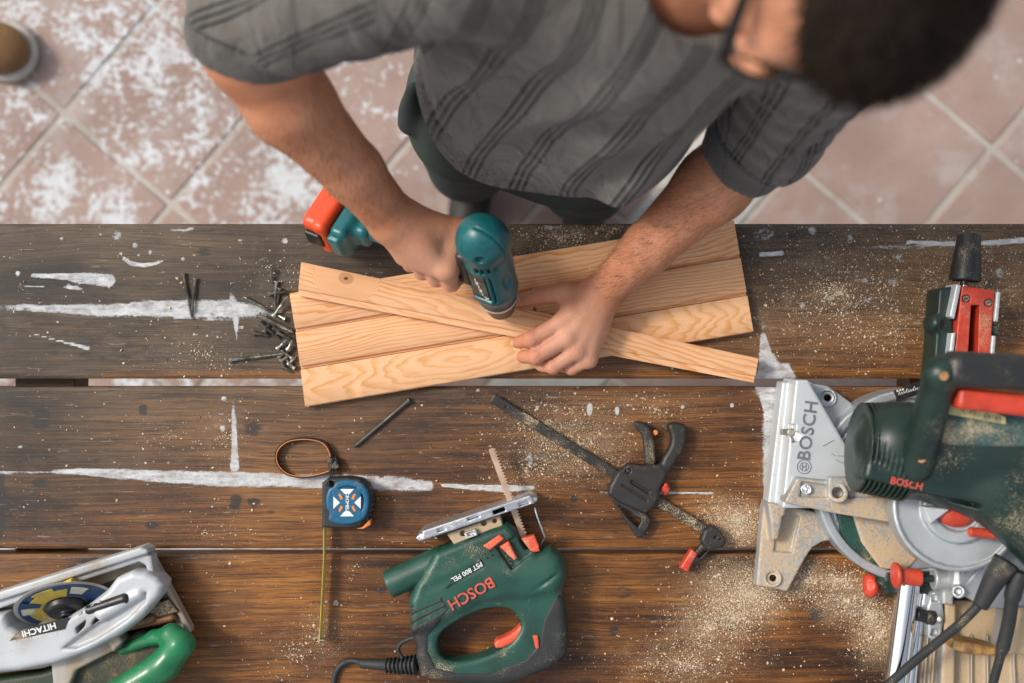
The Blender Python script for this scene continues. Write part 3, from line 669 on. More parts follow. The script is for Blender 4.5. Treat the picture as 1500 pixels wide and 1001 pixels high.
rb.append(('s', cap(tp(598, 884, 62), tp(640, 872, 64), 1.2), 1)); rb.append(('s', cap(tp(640, 872, 64), tp(655, 889, 64), 1.2), 1))
build('rubber_grip', rb, M_rubber, J, vox=1.3)
# foot plate standing on edge, with flange, slots and bracket
pd = np.array([789 - 612, 730 - 792]) / np.linalg.norm([177, -62]); pn = np.array([-pd[1], pd[0]])     # photo px directions
def fp(s, t): return (612 + pd[0] * s + pn[0] * t, 792 + pd[1] * s + pn[1] * t)
plate = [ext(T([fp(3, 0), fp(0, -6), fp(14, -12), fp(176, -9), fp(187, -3), fp(184, 2)], 50), 0, 62, 1.5), ('u', ext(T([fp(6, 1), fp(180, 4), fp(178, -10), fp(12, -12)], 56), 54, 65, 2, rc=1), 2), 
         ('s', rbox(tp(*fp(38, -4), 64), (6, 2.4, 6), 1, frame((pd[0], -pd[1], 0))), .5), ('s', rbox(tp(*fp(88, -5), 64), (9, 2, 6), 1, frame((pd[0], -pd[1], 0))), .5), ('s', rbox(tp(*fp(165, 0), 64), (8, 2.4, 6), 1, frame((pd[0], -pd[1], 0))), .5), ('s', rbox(tp(*fp(128, -5), 40), (9, 3, 40), 1, frame((pd[0], -pd[1], 0))), .5)]
build('foot_plate', plate, M_steel, J, vox=.9)
br = [ext(T([fp(44, 3), fp(126, 3), fp(126, 20), fp(50, 24)], 40), 8, 52, 2), ('s', cyl(tp(*fp(66, 12), 40), tp(*fp(66, 12), 70), 4), .5), ('s', cyl(tp(*fp(100, 8), 40), tp(*fp(100, 8), 70), 4), .5), ('s', cyl(tp(*fp(116, 10), 40), tp(*fp(116, 10), 70), 3.2), .5)]
build('foot_bracket', br, M_alud, J, vox=1.0)
build('bracket_clip', [rbox(tp(690, 782, 56), (9, 5, 4), 1, frame((pd[0], -pd[1], 0))), ('s', rbox(tp(690, 782, 60), (5, 2.6, 4), 1, frame((pd[0], -pd[1], 0))), .5)], M_steel, J, vox=.8)
# toothed blade
bp0, bp1 = np.array([719.5, 657.0]), np.array([767, 786.0]); bd = (bp1 - bp0) / np.linalg.norm(bp1 - bp0); bn = np.array([-bd[1], bd[0]])
L_ = np.linalg.norm(bp1 - bp0); left = [bp0 + bd * 0 + bn * 3.8, bp1 + bn * 4.2]; right = []
nt_ = int(L_ / 4.6)
for i in range(nt_): s = i * 4.6; right += [bp0 + bd * s - bn * 4.2, bp0 + bd * (s + 3.9) - bn * 4.2, bp0 + bd * (s + 4.6) - bn * 1.2][::1]
tooth = []
for i in range(nt_): s = i * 4.6; tooth += [bp0 + bd * (s + .3) - bn * 2.4, bp0 + bd * (s + 3.6) - bn * 6.4]
V, F = prism_geo(T([tuple(bp0 + bn * 3.6)] + [tuple(q) for q in tooth] + [tuple(bp1 - bn * 2), tuple(bp1 + bn * 4.6), tuple(bp0 + bd * 6 + bn * 4.6)], 34), 33, 34.5)
mesh_mm('saw_blade', V, F, M_bronze, J, smooth=False)
build('blade_lever', [ext(T([(763, 789), (783, 784), (789, 799), (776, 806)], 55), 40, 57, 2, rc=1), ('u', ext(T([(776, 806), (789, 799), (791, 807), (782, 809)], 55), 36, 60, 2), 2)], M_redo, J, vox=.9)
build('pendulum_switch', [ext(T([(707, 800), (732, 783), (739, 789), (718, 806)], 64), 56, 66, 2, rc=1), ('s', cap(tp(709, 803, 69), tp(735, 785, 69), 2.0), 1)], M_redo, J, vox=.8)
build('mode_switch', [ext(T([(732, 801), (745, 793), (758, 818), (753, 821)], 66), 50, 69, 2.5, rc=1)], M_redo, J, vox=.8)
build('trigger', [ext(T(smooth_poly([(722, 938), (745, 930), (760, 918), (767, 907), (771, 912), (771, 926), (764, 934), (728, 952)], 1), 42), 24, 51, 4)], M_redo, J, vox=1.0)
build('lock_button', [ext(T([(780, 930), (788, 930), (790, 949), (785, 950)], 54), 48, 58, 1.5)], M_redo, J, vox=.8)
V, F = tube_geo(spline([tp(783, 743, 40), tp(788, 760, 42), tp(797, 784, 40), (tp(797, 789, 38)), tp(792, 799, 36), tp(794, 806, 34)], 6), 1.4, 8); mesh_mm('blade_guard_wire', V, F, M_steel, J)
# vent dots
dots = []
for i in range(4):
    for j in range(9):
        px = 711 + i * 7.5 + j * 3.4; py = 812 - i * 4.5 + j * 6.0
        if rnd.random() < .92: dots.append(lathe_geo([(0, 1.9), (.5, 1.7)], tp(px, py, 61.6), (0, 0, 1), 8))
V, F = join_geo(*dots); mesh_mm('vent_dots', V, F, M_hole, J, smooth=False)['kind'] = 'stuff'
for s_, c_, sz, m_, bo in (('BOSCH', (690, 869), 22, M_redt, .35), ('PST 800 PEL', (684, 838), 9.5, M_white, .12)):
    text_part('lettering', s_, m_, J, tp(*c_, 65.2 if sz > 12 else 65.4), (-.87, -.49, 0), (0, 0, 1), sz, .25, bold=bo)
V, F = prism_geo(T([(652, 862), (664, 848), (703, 819), (708, 828), (668, 852)], 62), 60, 64.9); mesh_mm('name_plate', V, F, M_greenD, J, smooth=False)
# strain relief and cable
rel = [cyl(tp(612, 974, 30), tp(582, 976, 24), 11, 9, 2), cyl(tp(584, 976, 24), tp(528, 972, 14), 8.5, 7, 2)]
for i in range(8):
    t = i / 7; rel.append(cyl(tp(610 - 42 * t, 974 + 1.5 * t, 29 - 8 * t), tp(607.5 - 42 * t, 974 + 1.5 * t, 28.5 - 8 * t), 15 - 4 * t, r=1.2))
build('strain_relief', rel, M_rubber, J, vox=.9)
V, F = tube_geo(spline([tp(590, 965, 32), tp(583, 952, 32), tp(588, 942, 33), tp(600, 936, 34), tp(608, 934, 36)], 6), [3.2] * 25, 8); mesh_mm('hang_loop', V, F, M_rubber, J)
V, F = tube_geo(spline([tp(532, 972, 14), tp(515, 968, 9), tp(500, 974, 5.5), tp(491, 988, 4.5), tp(489, 1010, 4.5), tp(500, 1060, 4.5), tp(560, 1120, 4.5), tp(700, 1150, 4.5), tp(760, 1230, 4.5)], 8), 4.3, 10); mesh_mm('power_cable', V, F, M_rubber, J)
# ================================================================== QUICK CLAMP
K = thing('bar_clamp', 'black one-handed bar clamp with pistol trigger and red pads', 'clamp', (*tp(930, 715)[:2], 0))
ka, kb = np.array(tp(721, 583, 12)), np.array(tp(1046, 785, 12)); kd = (kb - ka) / np.linalg.norm(kb - ka)
build('steel_bar', [rbox((ka + kb) / 2, (np.linalg.norm(kb - ka) / 2, 7.2, 3.2), .8, frame(kd)), ('s', cyl(ka + kd * 24 + [0, 0, -9], ka + kd * 24 + [0, 0, 9], 1.6), .3)], M_bar, K, vox=1.0)
Kh = [(892, 711), (905, 690), (920, 678), (940, 681), (966, 679), (976, 692), (973, 702), (966, 714), (963, 728), (957, 742), (944, 751), (910, 737), (890, 723)]
kk = [ext(T(Kh, 15), 1, 27, 5, rc=2), ('u', cyl(np.array(tp(903, 694, 15)), np.array(tp(960, 731, 15)), 12.5, r=2), 3),
      ('u', ext(T(smooth_poly([(966, 690), (968, 673), (980, 655), (983, 640), (976, 624), (981, 619), (992, 618), (1004, 623), (1005, 640), (1001, 656), (989, 676), (977, 694)], 1), 14), 2, 25, 6), 5),
      ('s', rbox(tp(938, 714, 27), (16, 2.2, 3), 1, frame(kd)), 1), ('s', rbox(tp(930, 722, 27), (22, 1.2, 2), .5, frame(kd)), 1), ('s', cyl(tp(920, 690, 20), tp(920, 690, 40), 4), 1), ('u', cyl(tp(920, 690, 20), tp(920, 690, 27.5), 3), .3)]
build('clamp_body', kk, M_clampbk, K, vox=1.0)
build('trigger', [ext(T(smooth_poly([(945, 684), (943, 660), (941, 640), (928, 622), (929, 617), (940, 617), (950, 623), (957, 636), (959, 655), (962, 684)], 1), 12), 5, 20, 5)], M_clampbk, K, vox=1.0)
build('release_lever', [ext(T([(890, 722), (903, 730), (925, 741), (946, 752), (954, 762), (941, 786), (933, 788), (915, 762)], 10), 4, 18, 3, rc=2), ('s', ext(T([(904, 738), (921, 748), (940, 759), (934, 772), (918, 757)], 10), -5, 40, 1), 2), ('u', rbox(tp(938, 757, 11), (3, 14, 6), 2, frame((.5, .86, 0))), 2)], M_clampbk, K, vox=1.0)
build('end_jaw', [ext(T([(1030, 775), (1042, 768), (1052, 775), (1063, 790), (1059, 799), (1040, 806), (1030, 800), (1025, 790)], 14), 2, 26, 5, rc=3), ('u', ext(T([(1030, 792), (1040, 804), (1030, 817), (1015, 826), (1008, 822), (1018, 806)], 12), 5, 19, 3), 3), ('s', ext(T([(1032, 803), (1036, 806), (1024, 817), (1020, 815)], 12), -5, 40, .5), 1), ('s', cyl(tp(1048, 787, 22), tp(1048, 787, 40), 2.2), .5), ('s', cyl(tp(1055, 790, 22), tp(1055, 790, 40), 1.5), .5)], M_clampbk, K, vox=1.0)
build('jaw_pad', [ext(T([(1012, 803), (1021, 809), (1006, 837), (995, 830)], 12), 2, 22, 3, rc=1)], M_red, K, vox=.9)
build('lock_knob', [cyl(tp(968, 714, 14), tp(980, 718, 14), 6, r=2), ('u', cap(tp(975, 711, 18), tp(975, 722, 12), 4), 2)], M_red, K, vox=.8)
build('pivot_stub', [cyl(tp(960, 634, 8), tp(960, 634, 14), 4, r=1)], M_oran, K, vox=.8)
# ================================================================== TAPE MEASURE
t_ = thing('tape_measure', 'blue and black tape measure with wrist strap and yellow blade pulled out', 'tape measure', (*tp(510, 736)[:2], 0))
To = [(474, 706), (481, 700), (511, 698), (530, 701), (541, 709), (546, 722), (547, 738), (543, 754), (530, 768), (514, 772), (474, 771)]
tb = [ext(T(To, 20), 1, 36, 4, rc=3)]
for i in range(9):
    a = R(52 - i * 11); tb.append(('u', cyl((*(np.array(tp(510, 736, 20)[:2]) + 37 * np.array([math.cos(a), math.sin(a)])), 6), (*(np.array(tp(510, 736, 20)[:2]) + 37 * np.array([math.cos(a), math.sin(a)])), 34), 2.2, r=1), 1))
tb.append(('s', cyl(tp(485, 709, -5), tp(485, 709, 60), 4.5), 1))
build('rubber_case', tb, M_rubber, t_, vox=.9)
tf = [ext(T(smooth_poly([(478, 722), (487, 708), (505, 702), (530, 705), (541, 722), (541, 744), (534, 762), (510, 770), (488, 767), (480, 762), (483, 752), (477, 742)], 1), 40), 33, 42, 4, rc=1), ('s', cyl(tp(485, 709, 30), tp(485, 709, 60), 5.5), 2),
      ('s', cyl(tp(508.5, 736.5, 41), tp(508.5, 736.5, 50), 24), 1.2), ('u', ext(T([(488, 716), (529, 716), (529, 757), (488, 757)], 40), 38, 42.2, 1.5, rc=5), 1)]
build('face_shell', tf, M_blue, t_, vox=.8)
def fl(n, pts, m, z=42.2): V, F = prism_geo(T(pts, 42), z, z + .5); return mesh_mm(n, V, F, m, t_, smooth=False)
cx, cy = 508.5, 736.5
for q in range(4):
    a = R(90 * q); ro = lambda u, v: (cx + u * math.cos(a) - v * math.sin(a), cy + u * math.sin(a) + v * math.cos(a))
    fl('white_wedge', [ro(-10, -20), ro(10, -20), ro(4, -13), ro(-4, -13)] if q % 2 == 0 else [ro(-9, -20), ro(9, -20), ro(0, -10.5)], M_white)
    a = R(90 * q + 33 * (1 if q % 2 == 0 else -1) + (0 if q % 2 == 0 else 0)); 
for sx in (-1, 1):
    for sy in (-1, 1): fl('orange_mark', [(cx + sx * 7, cy + sy * 5), (cx + sx * 9.5, cy + sy * 4.4), (cx + sx * 12.5, cy + sy * 11), (cx + sx * 12, cy + sy * 13.5), (cx + sx * 9.5, cy + sy * 12.5), (cx + sx * 6.5, cy + sy * 7.5)], M_oran)
text_part('lettering', 'CROMELL', M_white, t_, tp(cx, cy, 42.6), (0, -1, 0), (0, 0, 1), 6.6, .25, bold=.12)
build('lock_slider', [ext(T([(521, 774), (532, 771), (541, 761), (544, 759), (544, 768), (534, 774)], 22), 12, 30, 2, rc=1)], M_oran, t_, vox=.8)
# blade tape: edge-on steel ribbon with a cambered section
bx = spline([tp(480, 768, 0)[:2] + (0,), tp(479, 820)[:2] + (0,), tp(476, 880)[:2] + (0,), tp(473, 936)[:2] + (0,)], 10)
V = []; sec = [(-1.6, 9), (-.3, 13), (.2, 18), (-.3, 23), (-1.6, 27)]
for p in bx:
    for dx, z in sec: V.append((p[0] + dx, p[1], z))
    for dx, z in sec[::-1]: V.append((p[0] + dx + .5, p[1], z))
n = len(bx); F = [(i * 10 + k, i * 10 + (k + 1) % 10, (i + 1) * 10 + (k + 1) % 10, (i + 1) * 10 + k) for i in range(n - 1) for k in range(10)] + [tuple(range(10)), tuple((n - 1) * 10 + k for k in range(10))[::-1]]
mesh_mm('tape_blade', V, F, M_yel, t_)
build('end_hook', [rbox(tp(473, 936, 18), (4, .8, 9), .5)], M_steel, t_, vox=.6)
def strap_mat():
    b = NB('woven_strap'); xyz = b.sep(b.coord('World')); z = xyz[2]
    edge = b.ss(z, TZ + .0131, TZ + .0133); w = b.math('SINE', b.math('MULTIPLY', b.math('ADD', xyz[0], xyz[1]), 2600))
    return b.set(col=b.mix(b.math('MULTIPLY', edge, .9), (.022, .024, .024), (.62, .15, .06)), rough=.85, normal=b.bump(w, .6, .0005))
sp_ = spline([tp(*q) for q in [(485, 690), (466, 695.6), (445, 698), (426, 695), (412, 685), (406, 670), (410, 656), (424, 645), (448, 641.5), (470, 645), (481, 653), (487, 667), (489, 677)]], 8)
V = []; 
P_ = np.array(sp_); Tn = np.gradient(P_, axis=0); Tn /= np.linalg.norm(Tn, axis=1)[:, None]
for i, (p, q) in enumerate(zip(P_, Tn)):
    nn_ = np.array([-q[1], q[0], 0]) * 1.3; z0, z1 = 1, 12.5
    for s_, z in ((1, z0), (1, z1), (-1, z1 + .3), (-1, z0)): V.append(p + nn_ * s_ + [0, 0, z])
n = len(P_); F = [(i * 4 + k, i * 4 + (k + 1) % 4, (i + 1) * 4 + (k + 1) % 4, (i + 1) * 4 + k) for i in range(n - 1) for k in range(4)] + [(0, 1, 2, 3), tuple((n - 1) * 4 + k for k in (3, 2, 1, 0))]
mesh_mm('wrist_strap', V, F, strap_mat(), t_, sharp=40)
V, F = tube_geo([p + np.array([-q[1], q[0], 0]) * -1.25 + [0, 0, 12.3] for p, q in zip(P_, Tn)], .75, 6); mesh_mm('strap_piping', V, F, M_oran, t_)
build('strap_slider', [rbox(tp(489, 679, 8), (8, 9, 7), 3, frame((1, .35, 0))), ('u', cap(tp(484, 673, 14), tp(494, 684, 14), 4), 3), ('s', cap(tp(486, 682, 17), tp(492, 674, 17), 2), 1)], M_blackp, t_, vox=.8)
for o_ in ((0, 0), (3, 1)):
    V, F = tube_geo(spline([tp(487 + o_[0], 686, 9), tp(484 + o_[0], 695 + o_[1], 14), tp(484 + o_[0], 706, 22)], 5), 1.3, 6); mesh_mm('cord', V, F, M_rubber, t_)
# ================================================================== SCREWS
def screw_mesh(L, r, head, m, thread=.62, nail=False):
    prof = [(-.2, 0.01), (0, head), (.8, head), (head * .75, r * 1.0)]
    s0 = L * (1 - thread); prof.append((s0, r * .9)); s = s0; pt = 2.1
    while s < L - 5: prof += [(s + pt * .35, r * .72), (s + pt * .7, r * 1.28)] if not nail else [(s + pt * .3, r * .88), (s + pt * .7, r * 1.04)]; s += pt
    prof += [(L - 3, r * .6), (L, .15)]
    V, F = lathe_geo(prof, (0, 0, 0), (1, 0, 0), 9)
    M = []; 
    me = bpy.data.meshes.new('screw'); me.from_pydata([tuple(np.array(v) / 1000) for v in V], [], F); me.materials.append(m); me.shade_smooth(); me.set_sharp_from_angle(angle=R(50)); return me
_sm = {}
def screw(hp, tip, zh, zt, m, label, r=1.9, head=4.2, group=None, thread=.62, nail=False):
    a = np.array(tp(*hp, zh)); b_ = np.array(tp(*tip, zt)); L = float(np.linalg.norm(b_ - a)); key = (round(L / 3), r, m.name, thread)
    if key not in _sm: _sm[key] = screw_mesh(L, r, head, m, thread, nail)
    o = bpy.data.objects.new('screw', _sm[key]); col.objects.link(o)
    d = Vector((b_ - a)).normalized(); o.rotation_mode = 'QUATERNION'; o.rotation_quaternion = d.to_track_quat('X', 'Z'); o.location = (a[0] / 1000, a[1] / 1000, TZ + a[2] / 1000)
    tag(o, label, 'screw', group); return o
GS = 'screws spilled left of the boards'
screw((268.4, 401), (282, 469), 4, 2.5, M_dsteel, 'left screw of the lone pair crossing at the tips', group=GS, thread=.8)
screw((286, 408), (281, 459), 4, 5, M_dsteel, 'right, shorter screw of the lone pair crossing at the tips', group=GS, thread=.8)
pile = [((396, 393), (400, 418), 10, 2.5, 0, 'topmost screw of the spilled pile, nearly upright'), ((405, 412), (402, 449), 5, 2.5, 1, 'pale screw below the topmost one in the pile'), ((410, 422), (406, 447), 4, 2, 0, 'small dark screw just right of the pale upright one'),
        ((394, 431), (432, 426), 5, 8, 0, 'dark screw lying level, its point touching the slat end'), ((418, 468), (357, 435), 4, 3, 2, 'threaded screw pointing far to the upper left of the pile'), ((401, 463), (420, 436), 6, 14, 1, 'bright screw leaning up across the middle of the pile'),
        ((379, 462), (430, 488), 11, 9, 3, 'long bright-shanked screw crossing the middle of the pile'), ((384, 467), (424, 489), 4, 4, 0, 'dark threaded screw just under the long bright one'), ((380, 473), (410, 497), 8, 3, 0, 'screw angled downwards left of the pile centre'),
        ((371, 488), (398, 493), 4.5, 2.5, 0, 'short screw at the left edge of the pile, nearly level'), ((387, 487), (398, 469), 5, 3, 0, 'small screw standing askew beside the left-edge one'), ((406, 487), (433, 502), 6, 5, 0, 'threaded screw running under the board end'),
        ((407, 511), (420, 498), 5, 10, 1, 'pale-headed screw in the lower part of the pile'), ((422, 512), (428, 499), 5, 12, 1, 'small pale screw next to the board corner'), ((337, 528), (418, 518), 4.5, 5, 2, 'longest screw, sticking out far left at the bottom of the pile'),
        ((409, 524), (431, 508), 3, 7, 0, 'dark screw half buried in the lower cluster'), ((414, 537), (429, 547), 4, 2.5, 0, 'bottommost screw of the pile pointing down right'), ((423, 534), (434, 522), 4, 7, 1, 'pale screw in the bottom cluster against the board'), ((411, 530), (424, 520), 7, 5, 1, 'short zinc screw lying over the bottom cluster'), ((428, 525), (410, 512), 4, 9, 0, 'dark screw crossing the bottom cluster'),
        ((432, 540), (420, 528), 4, 6, 0, 'small dark screw by the lower board corner')]
for h_, t2, zh, zt, k_, lab in pile: screw(h_, t2, zh, zt, (M_dsteel, M_lsteel, M_lsteel, M_lsteel)[k_], lab, r=(2.2, 2.2, 2.4, 2.7)[k_], head=4.6, group=GS, thread=(.75, .45, .85, .3)[k_])
screw((600, 586), (518, 656), 5, 2.8, M_black_screw, 'single large dark screw lying below the boards', r=3.1, head=5.2, thread=.55, nail=True)
screw((778, 425), (781, 431), 27, 20, M_dsteel, 'tiny black screw head behind the thumb', r=1.5, head=2.6); screw((783, 452), (787, 462), 26, 19, M_dsteel, 'tiny black screw between thumb and slat', r=1.5, head=2.6)
# ================================================================== MITRE SAW
S = thing('mitre_saw', 'large green and silver mitre saw filling the right side of the table', 'mitre saw', (*tp(1330, 720)[:2], 0))
base = [ext(T([(1166, 557), (1184, 557), (1246, 664), (1238, 745), (1146, 745)], 78), 2, 78, 2.5, rc=1),
        ('u', ext(T([(1146, 560), (1190, 560), (1190, 745), (1124, 745)], 40), 2, 40, 3), 3),
        ('s', ext(T([(1148, 629), (1158, 622), (1166, 622), (1166, 640), (1148, 637)], 78), 60, 100, 1), 1), ('s', cyl(tp(1167, 640, 70), tp(1167, 640, 90), 7.5), 1), ('s', cyl(tp(1162, 648, 60), tp(1162, 648, 90), 1.4), .4)]
build('table_wing', base, M_aluw, S, vox=1.3)
build('wing_screw', [cyl(tp(1160, 634, 60), tp(1160, 634, 68), 6, r=1), rbox(tp(1151, 633, 62), (7, 4, 4), 1)], M_dsteel, S, vox=.9)
text_part('lettering', 'BOSCH', M_darkt, S, tp(1184, 631, 78.4), (.14, .99, 0), (0, 0, 1), 25, .3, bold=.5, spacing=1.05)
def ring_geo(c, r0, r1, z, w=(0, 0, 1), h=.5): 
    return lathe_geo([(0, r0), (h, r0), (h, r1), (0, r1), (0, r0)], (c[0], c[1], z), w, 28, caps=False)
c_ = tp(1178, 684, 78.3)
g = [ring_geo(c_, 9.2, 10.2, 78.3), ring_geo(c_, 5.6, 6.4, 78.3)]
for dx in (-2.4, 2.4): g.append(prism_geo([(c_[0] + dx - .5, c_[1] - 5), (c_[0] + dx + .5, c_[1] - 5), (c_[0] + dx + .5, c_[1] + 5), (c_[0] + dx - .5, c_[1] + 5)], 78.3, 78.9))
g.append(prism_geo([(c_[0] - 2.2, c_[1] - .6), (c_[0] + 2.2, c_[1] - .6), (c_[0] + 2.2, c_[1] + .6), (c_[0] - 2.2, c_[1] + .6)], 78.3, 78.9))
V, F = join_geo(*g); mesh_mm('round_emblem', V, F, M_darkt, S, smooth=False)
g = []
for (x0, y0, x1, y1) in ((1226, 668, 1237, 668.5), (1224, 674, 1236, 679), (1205, 654, 1222, 645), (1218, 665, 1224, 668)):
    a = np.array(tp(x0, y0, 78)[:2]); b_ = np.array(tp(x1, y1, 78)[:2]); e = (b_ - a) / np.linalg.norm(b_ - a); nn_ = np.array([-e[1], e[0]]) * .4; g.append(prism_geo([a - nn_, b_ - nn_, b_ + nn_, a + nn_], 78.3, 78.7))
V, F = join_geo(*g); mesh_mm('scale_marks', V, F, M_darkt, S, smooth=False)
# left foot, rear ear
foot = [ext(T([(1118, 742), (1166, 744), (1225, 757), (1226, 791), (1205, 794), (1190, 803), (1180, 818), (1154, 867), (1108, 858)], 26), 1, 26, 3, rc=3), ('u', ext(T([(1122, 735), (1150, 738), (1142, 790), (1130, 792)], 40), 2, 46, 4, dome=lambda x, y: np.clip((y + 275) * .35, -16, 6)), 5),
        ('s', ext(T([(1140, 752), (1172, 757), (1160, 810), (1134, 808)], 26), 21, 60, 2), 3), ('u', cyl(tp(1132, 847, 1), tp(1132, 847, 27.5), 13, r=1.5), 1), ('s', cyl(tp(1132, 847, 24), tp(1132, 847, 40), 9), .8), ('s', cyl(tp(1132, 847, -9), tp(1132, 847, 40), 4.8), .5)]
build('front_foot', foot, M_alud, S, vox=1.3)
ear = [ext(T([(1178, 562), (1192, 562), (1214, 566), (1250, 592), (1262, 640), (1225, 640)], 34), 1, 34, 3, rc=3), ('u', cyl(tp(1212, 583, 1), tp(1212, 583, 36), 13, r=1.5), 1), ('s', cyl(tp(1212, 583, 30), tp(1212, 583, 40), 10), .8), ('s', cyl(tp(1212, 583, -9), tp(1212, 583, 40), 5), .5)]
build('rear_ear', ear, M_alu, S, vox=1.3)
# turntable ring and plate
tc = tp(1338, 712, 58)
ring = [cyl((tc[0], tc[1], 2), (tc[0], tc[1], 58), 137, r=3), ('s', cyl((tc[0], tc[1], 50), (tc[0], tc[1], 80), 124), 1), ('s', ext([(tc[0] - 160, tc[1] - 160), (tc[0] + 60, tc[1] - 160), (tc[0] + 40, tc[1] - 30), (tc[0] - 110, tc[1] - 10), (tc[0] - 112, tc[1] - 60), (tc[0] - 160, tc[1] - 60)], 90, 92, 1), 0)]
build('turntable_ring', ring, M_alu, S, vox=1.8)
build('turntable_base', [cyl((tc[0], tc[1], 2), (tc[0], tc[1], 43), 126, r=2)], M_greenD, S, vox=2)
build('turntable_plate', [cyl((tc[0], tc[1], 40), (tc[0], tc[1], 54), 120, r=2), ('s', ext(T([(1226, 745), (1330, 700), (1330, 900), (1226, 900)], 54), 20, 90, 1), 0)], M_alu, S, vox=1.8)
build('kerf_insert', [ext(T([(1224, 742), (1300, 745), (1300, 830), (1292, 850), (1270, 838), (1248, 815), (1230, 780)], 50), 30, 53.4, 2)], M_green, S, vox=1.5)
build('swarf_covered_plate', [ext(T([(1246, 745), (1330, 745), (1364, 800), (1345, 818), (1328, 836), (1290, 833), (1262, 795)], 56), 44, 57, 2, rc=1)], M_alud, S, vox=1.4)
V, F = prism_geo(T([(1309, 573), (1345, 560), (1352, 568), (1352, 576), (1314, 588)], 58), 54.3, 58.9); mesh_mm('scale_plate', V, F, M_blackp, S, smooth=False)
g = []
for i in range(13):
    t = i / 12; x, y = 1316 + 32 * t, 579 - 9 * t; g.append(prism_geo(T([(x, y), (x + .8, y), (x + 2.4, y - (7 if i % 4 == 0 else 4)), (x + 1.6, y - (7 if i % 4 == 0 else 4))], 59), 58.9, 59.3))
for i in range(3): g.append(prism_geo(T([(1313 + i * 4, 571.5 - i), (1315.5 + i * 4, 571 - i), (1316 + i * 4, 573.8 - i), (1313.5 + i * 4, 574.4 - i)], 59), 58.9, 59.3))
V, F = join_geo(*g); mesh_mm('scale_ticks', V, F, M_white, S, smooth=False)
# dusty rail (fence foot) with boss and bolt
rail = [ext(T([(1168, 700), (1215, 705), (1310, 720), (1400, 732), (1400, 800), (1330, 772), (1300, 765), (1225, 753), (1150, 737), (1152, 730)], 96), 60, 96, 2.5, rc=1), ('s', ext(T([(1175, 706), (1300, 724), (1300, 728), (1240, 730), (1172, 728)], 96), 91, 120, 2), 3),
        ('u', cyl(tp(1227, 722, 70), tp(1227, 722, 108), 14, r=2), 2), ('u', rbox(tp(1229, 709, 100), (16, 10, 6), 2), 2), ('s', cyl(tp(1227, 722, 85), tp(1227, 722, 130), 7.4), .8)]
build('fence_rail', rail, M_alud, S, vox=1.3)
build('rail_bolt', [cyl(tp(1181, 717, 88), tp(1181, 717, 97), 7.5, r=1), ('s', cyl(tp(1181, 717, 94), tp(1181, 717, 110), 5), .5), ('u', cyl(tp(1181, 717, 90), tp(1181, 717, 96), 3.4), .3)], M_steel, S, vox=.8)
build('kerf_pointer', [ext(T([(1303, 738), (1314, 741), (1303, 752)], 100), 94, 101, 1)], M_alu, S, vox=1)
# grey lower blade guard
gc = np.array(tp(1402, 745, 150)); GM = frame((1, 0, 0), (-.10, .10, 1))
guard = [cyl(gc - GM[2] * 42, gc, 84, r=4), ('s', cyl(gc - GM[2] * 4, gc + GM[2] * 20, 77), 2), ('u', cyl(gc - GM[2] * 20, gc + GM[2] * 7, 46, r=2), 1), ('s', cyl(gc + GM[2] * 3, gc + GM[2] * 40, 30), 2)]
build('lower_blade_guard', guard, M_alu, S, vox=1.6)
build('guard_hub', [ell(gc + [-3, -8, 8], (24, 16, 8))], M_red, S, vox=1.2)
build('guard_fin', [ext(T([(1352, 742), (1392, 746), (1362, 768)], 168), 150, 170, 1)], M_aluw, S, vox=1.2)
build('guard_linkage_roller', [cyl(tp(1419, 779, 178), tp(1466, 784, 178), 6.5, r=2)], M_red, S, vox=1)
# right-hand swing arm casting with ribs
arm = [ext(T([(1403, 760), (1500, 740), (1560, 760), (1560, 900), (1440, 890), (1395, 862), (1398, 838)], 120), 20, 120, 5, rc=4)]
for a, b_ in (((1408, 770), (1405, 856)), ((1424, 790), (1408, 856)), ((1440, 792), (1410, 858)), ((1470, 800), (1412, 862))): arm.append(('u', cap(tp(*a, 120), tp(*b_, 120), 2.2), 2))
arm += [('u', cyl(tp(1404, 867, 80), tp(1404, 867, 128), 9, r=1.5), 2), ('s', cyl(tp(1404, 867, 122), tp(1404, 867, 140), 5), .5)]
build('swing_arm', arm, M_alu, S, vox=1.6)
hinge = [cyl(tp(1366, 848, 90), tp(1394, 850, 90), 15, r=2), ('u', ext(T([(1378, 838), (1396, 845), (1394, 885), (1378, 884)], 90), 30, 98, 4), 3), ('s', cyl(tp(1358, 848, 90), tp(1369, 848, 90), 9), .8)]
hinge += [('u', ext(T([(1366, 868), (1381, 868), (1384, 905), (1378, 945), (1360, 935), (1358, 890)], 70), 4, 70, 4), 3), ('s', ext(T([(1366, 872), (1375, 872), (1375, 882), (1366, 882)], 70), 62, 90, 1), 1), ('s', ext(T([(1366, 922), (1375, 922), (1375, 932), (1363, 932)], 70), 62, 90, 1), 1), ('u', cyl(tp(1376, 907, 50), tp(1376, 907, 76), 4.5), .5)]
build('hinge_bracket', hinge, M_alu, S, vox=1.3)
bed = [ext(T([(1352, 905), (1400, 880), (1560, 885), (1560, 1100), (1340, 1100)], 46), 2, 46, 4), ('u', ext(T([(1384, 885), (1402, 885), (1398, 1100), (1374, 1100)], 66), 30, 66, 5), 3)]
for x0, x1 in ((1360, 1347), (1371, 1359), (1424, 1424), (1447, 1449), (1485, 1490)): bed.append(('u', ext(T([(x0 - 1.5, 930), (x0 + 1.5, 930), (x1 + 1.5, 1100), (x1 - 1.5, 1100)], 54), 30, 54, 1), 2))
build('front_bed', bed, M_alud, S, vox=1.6)
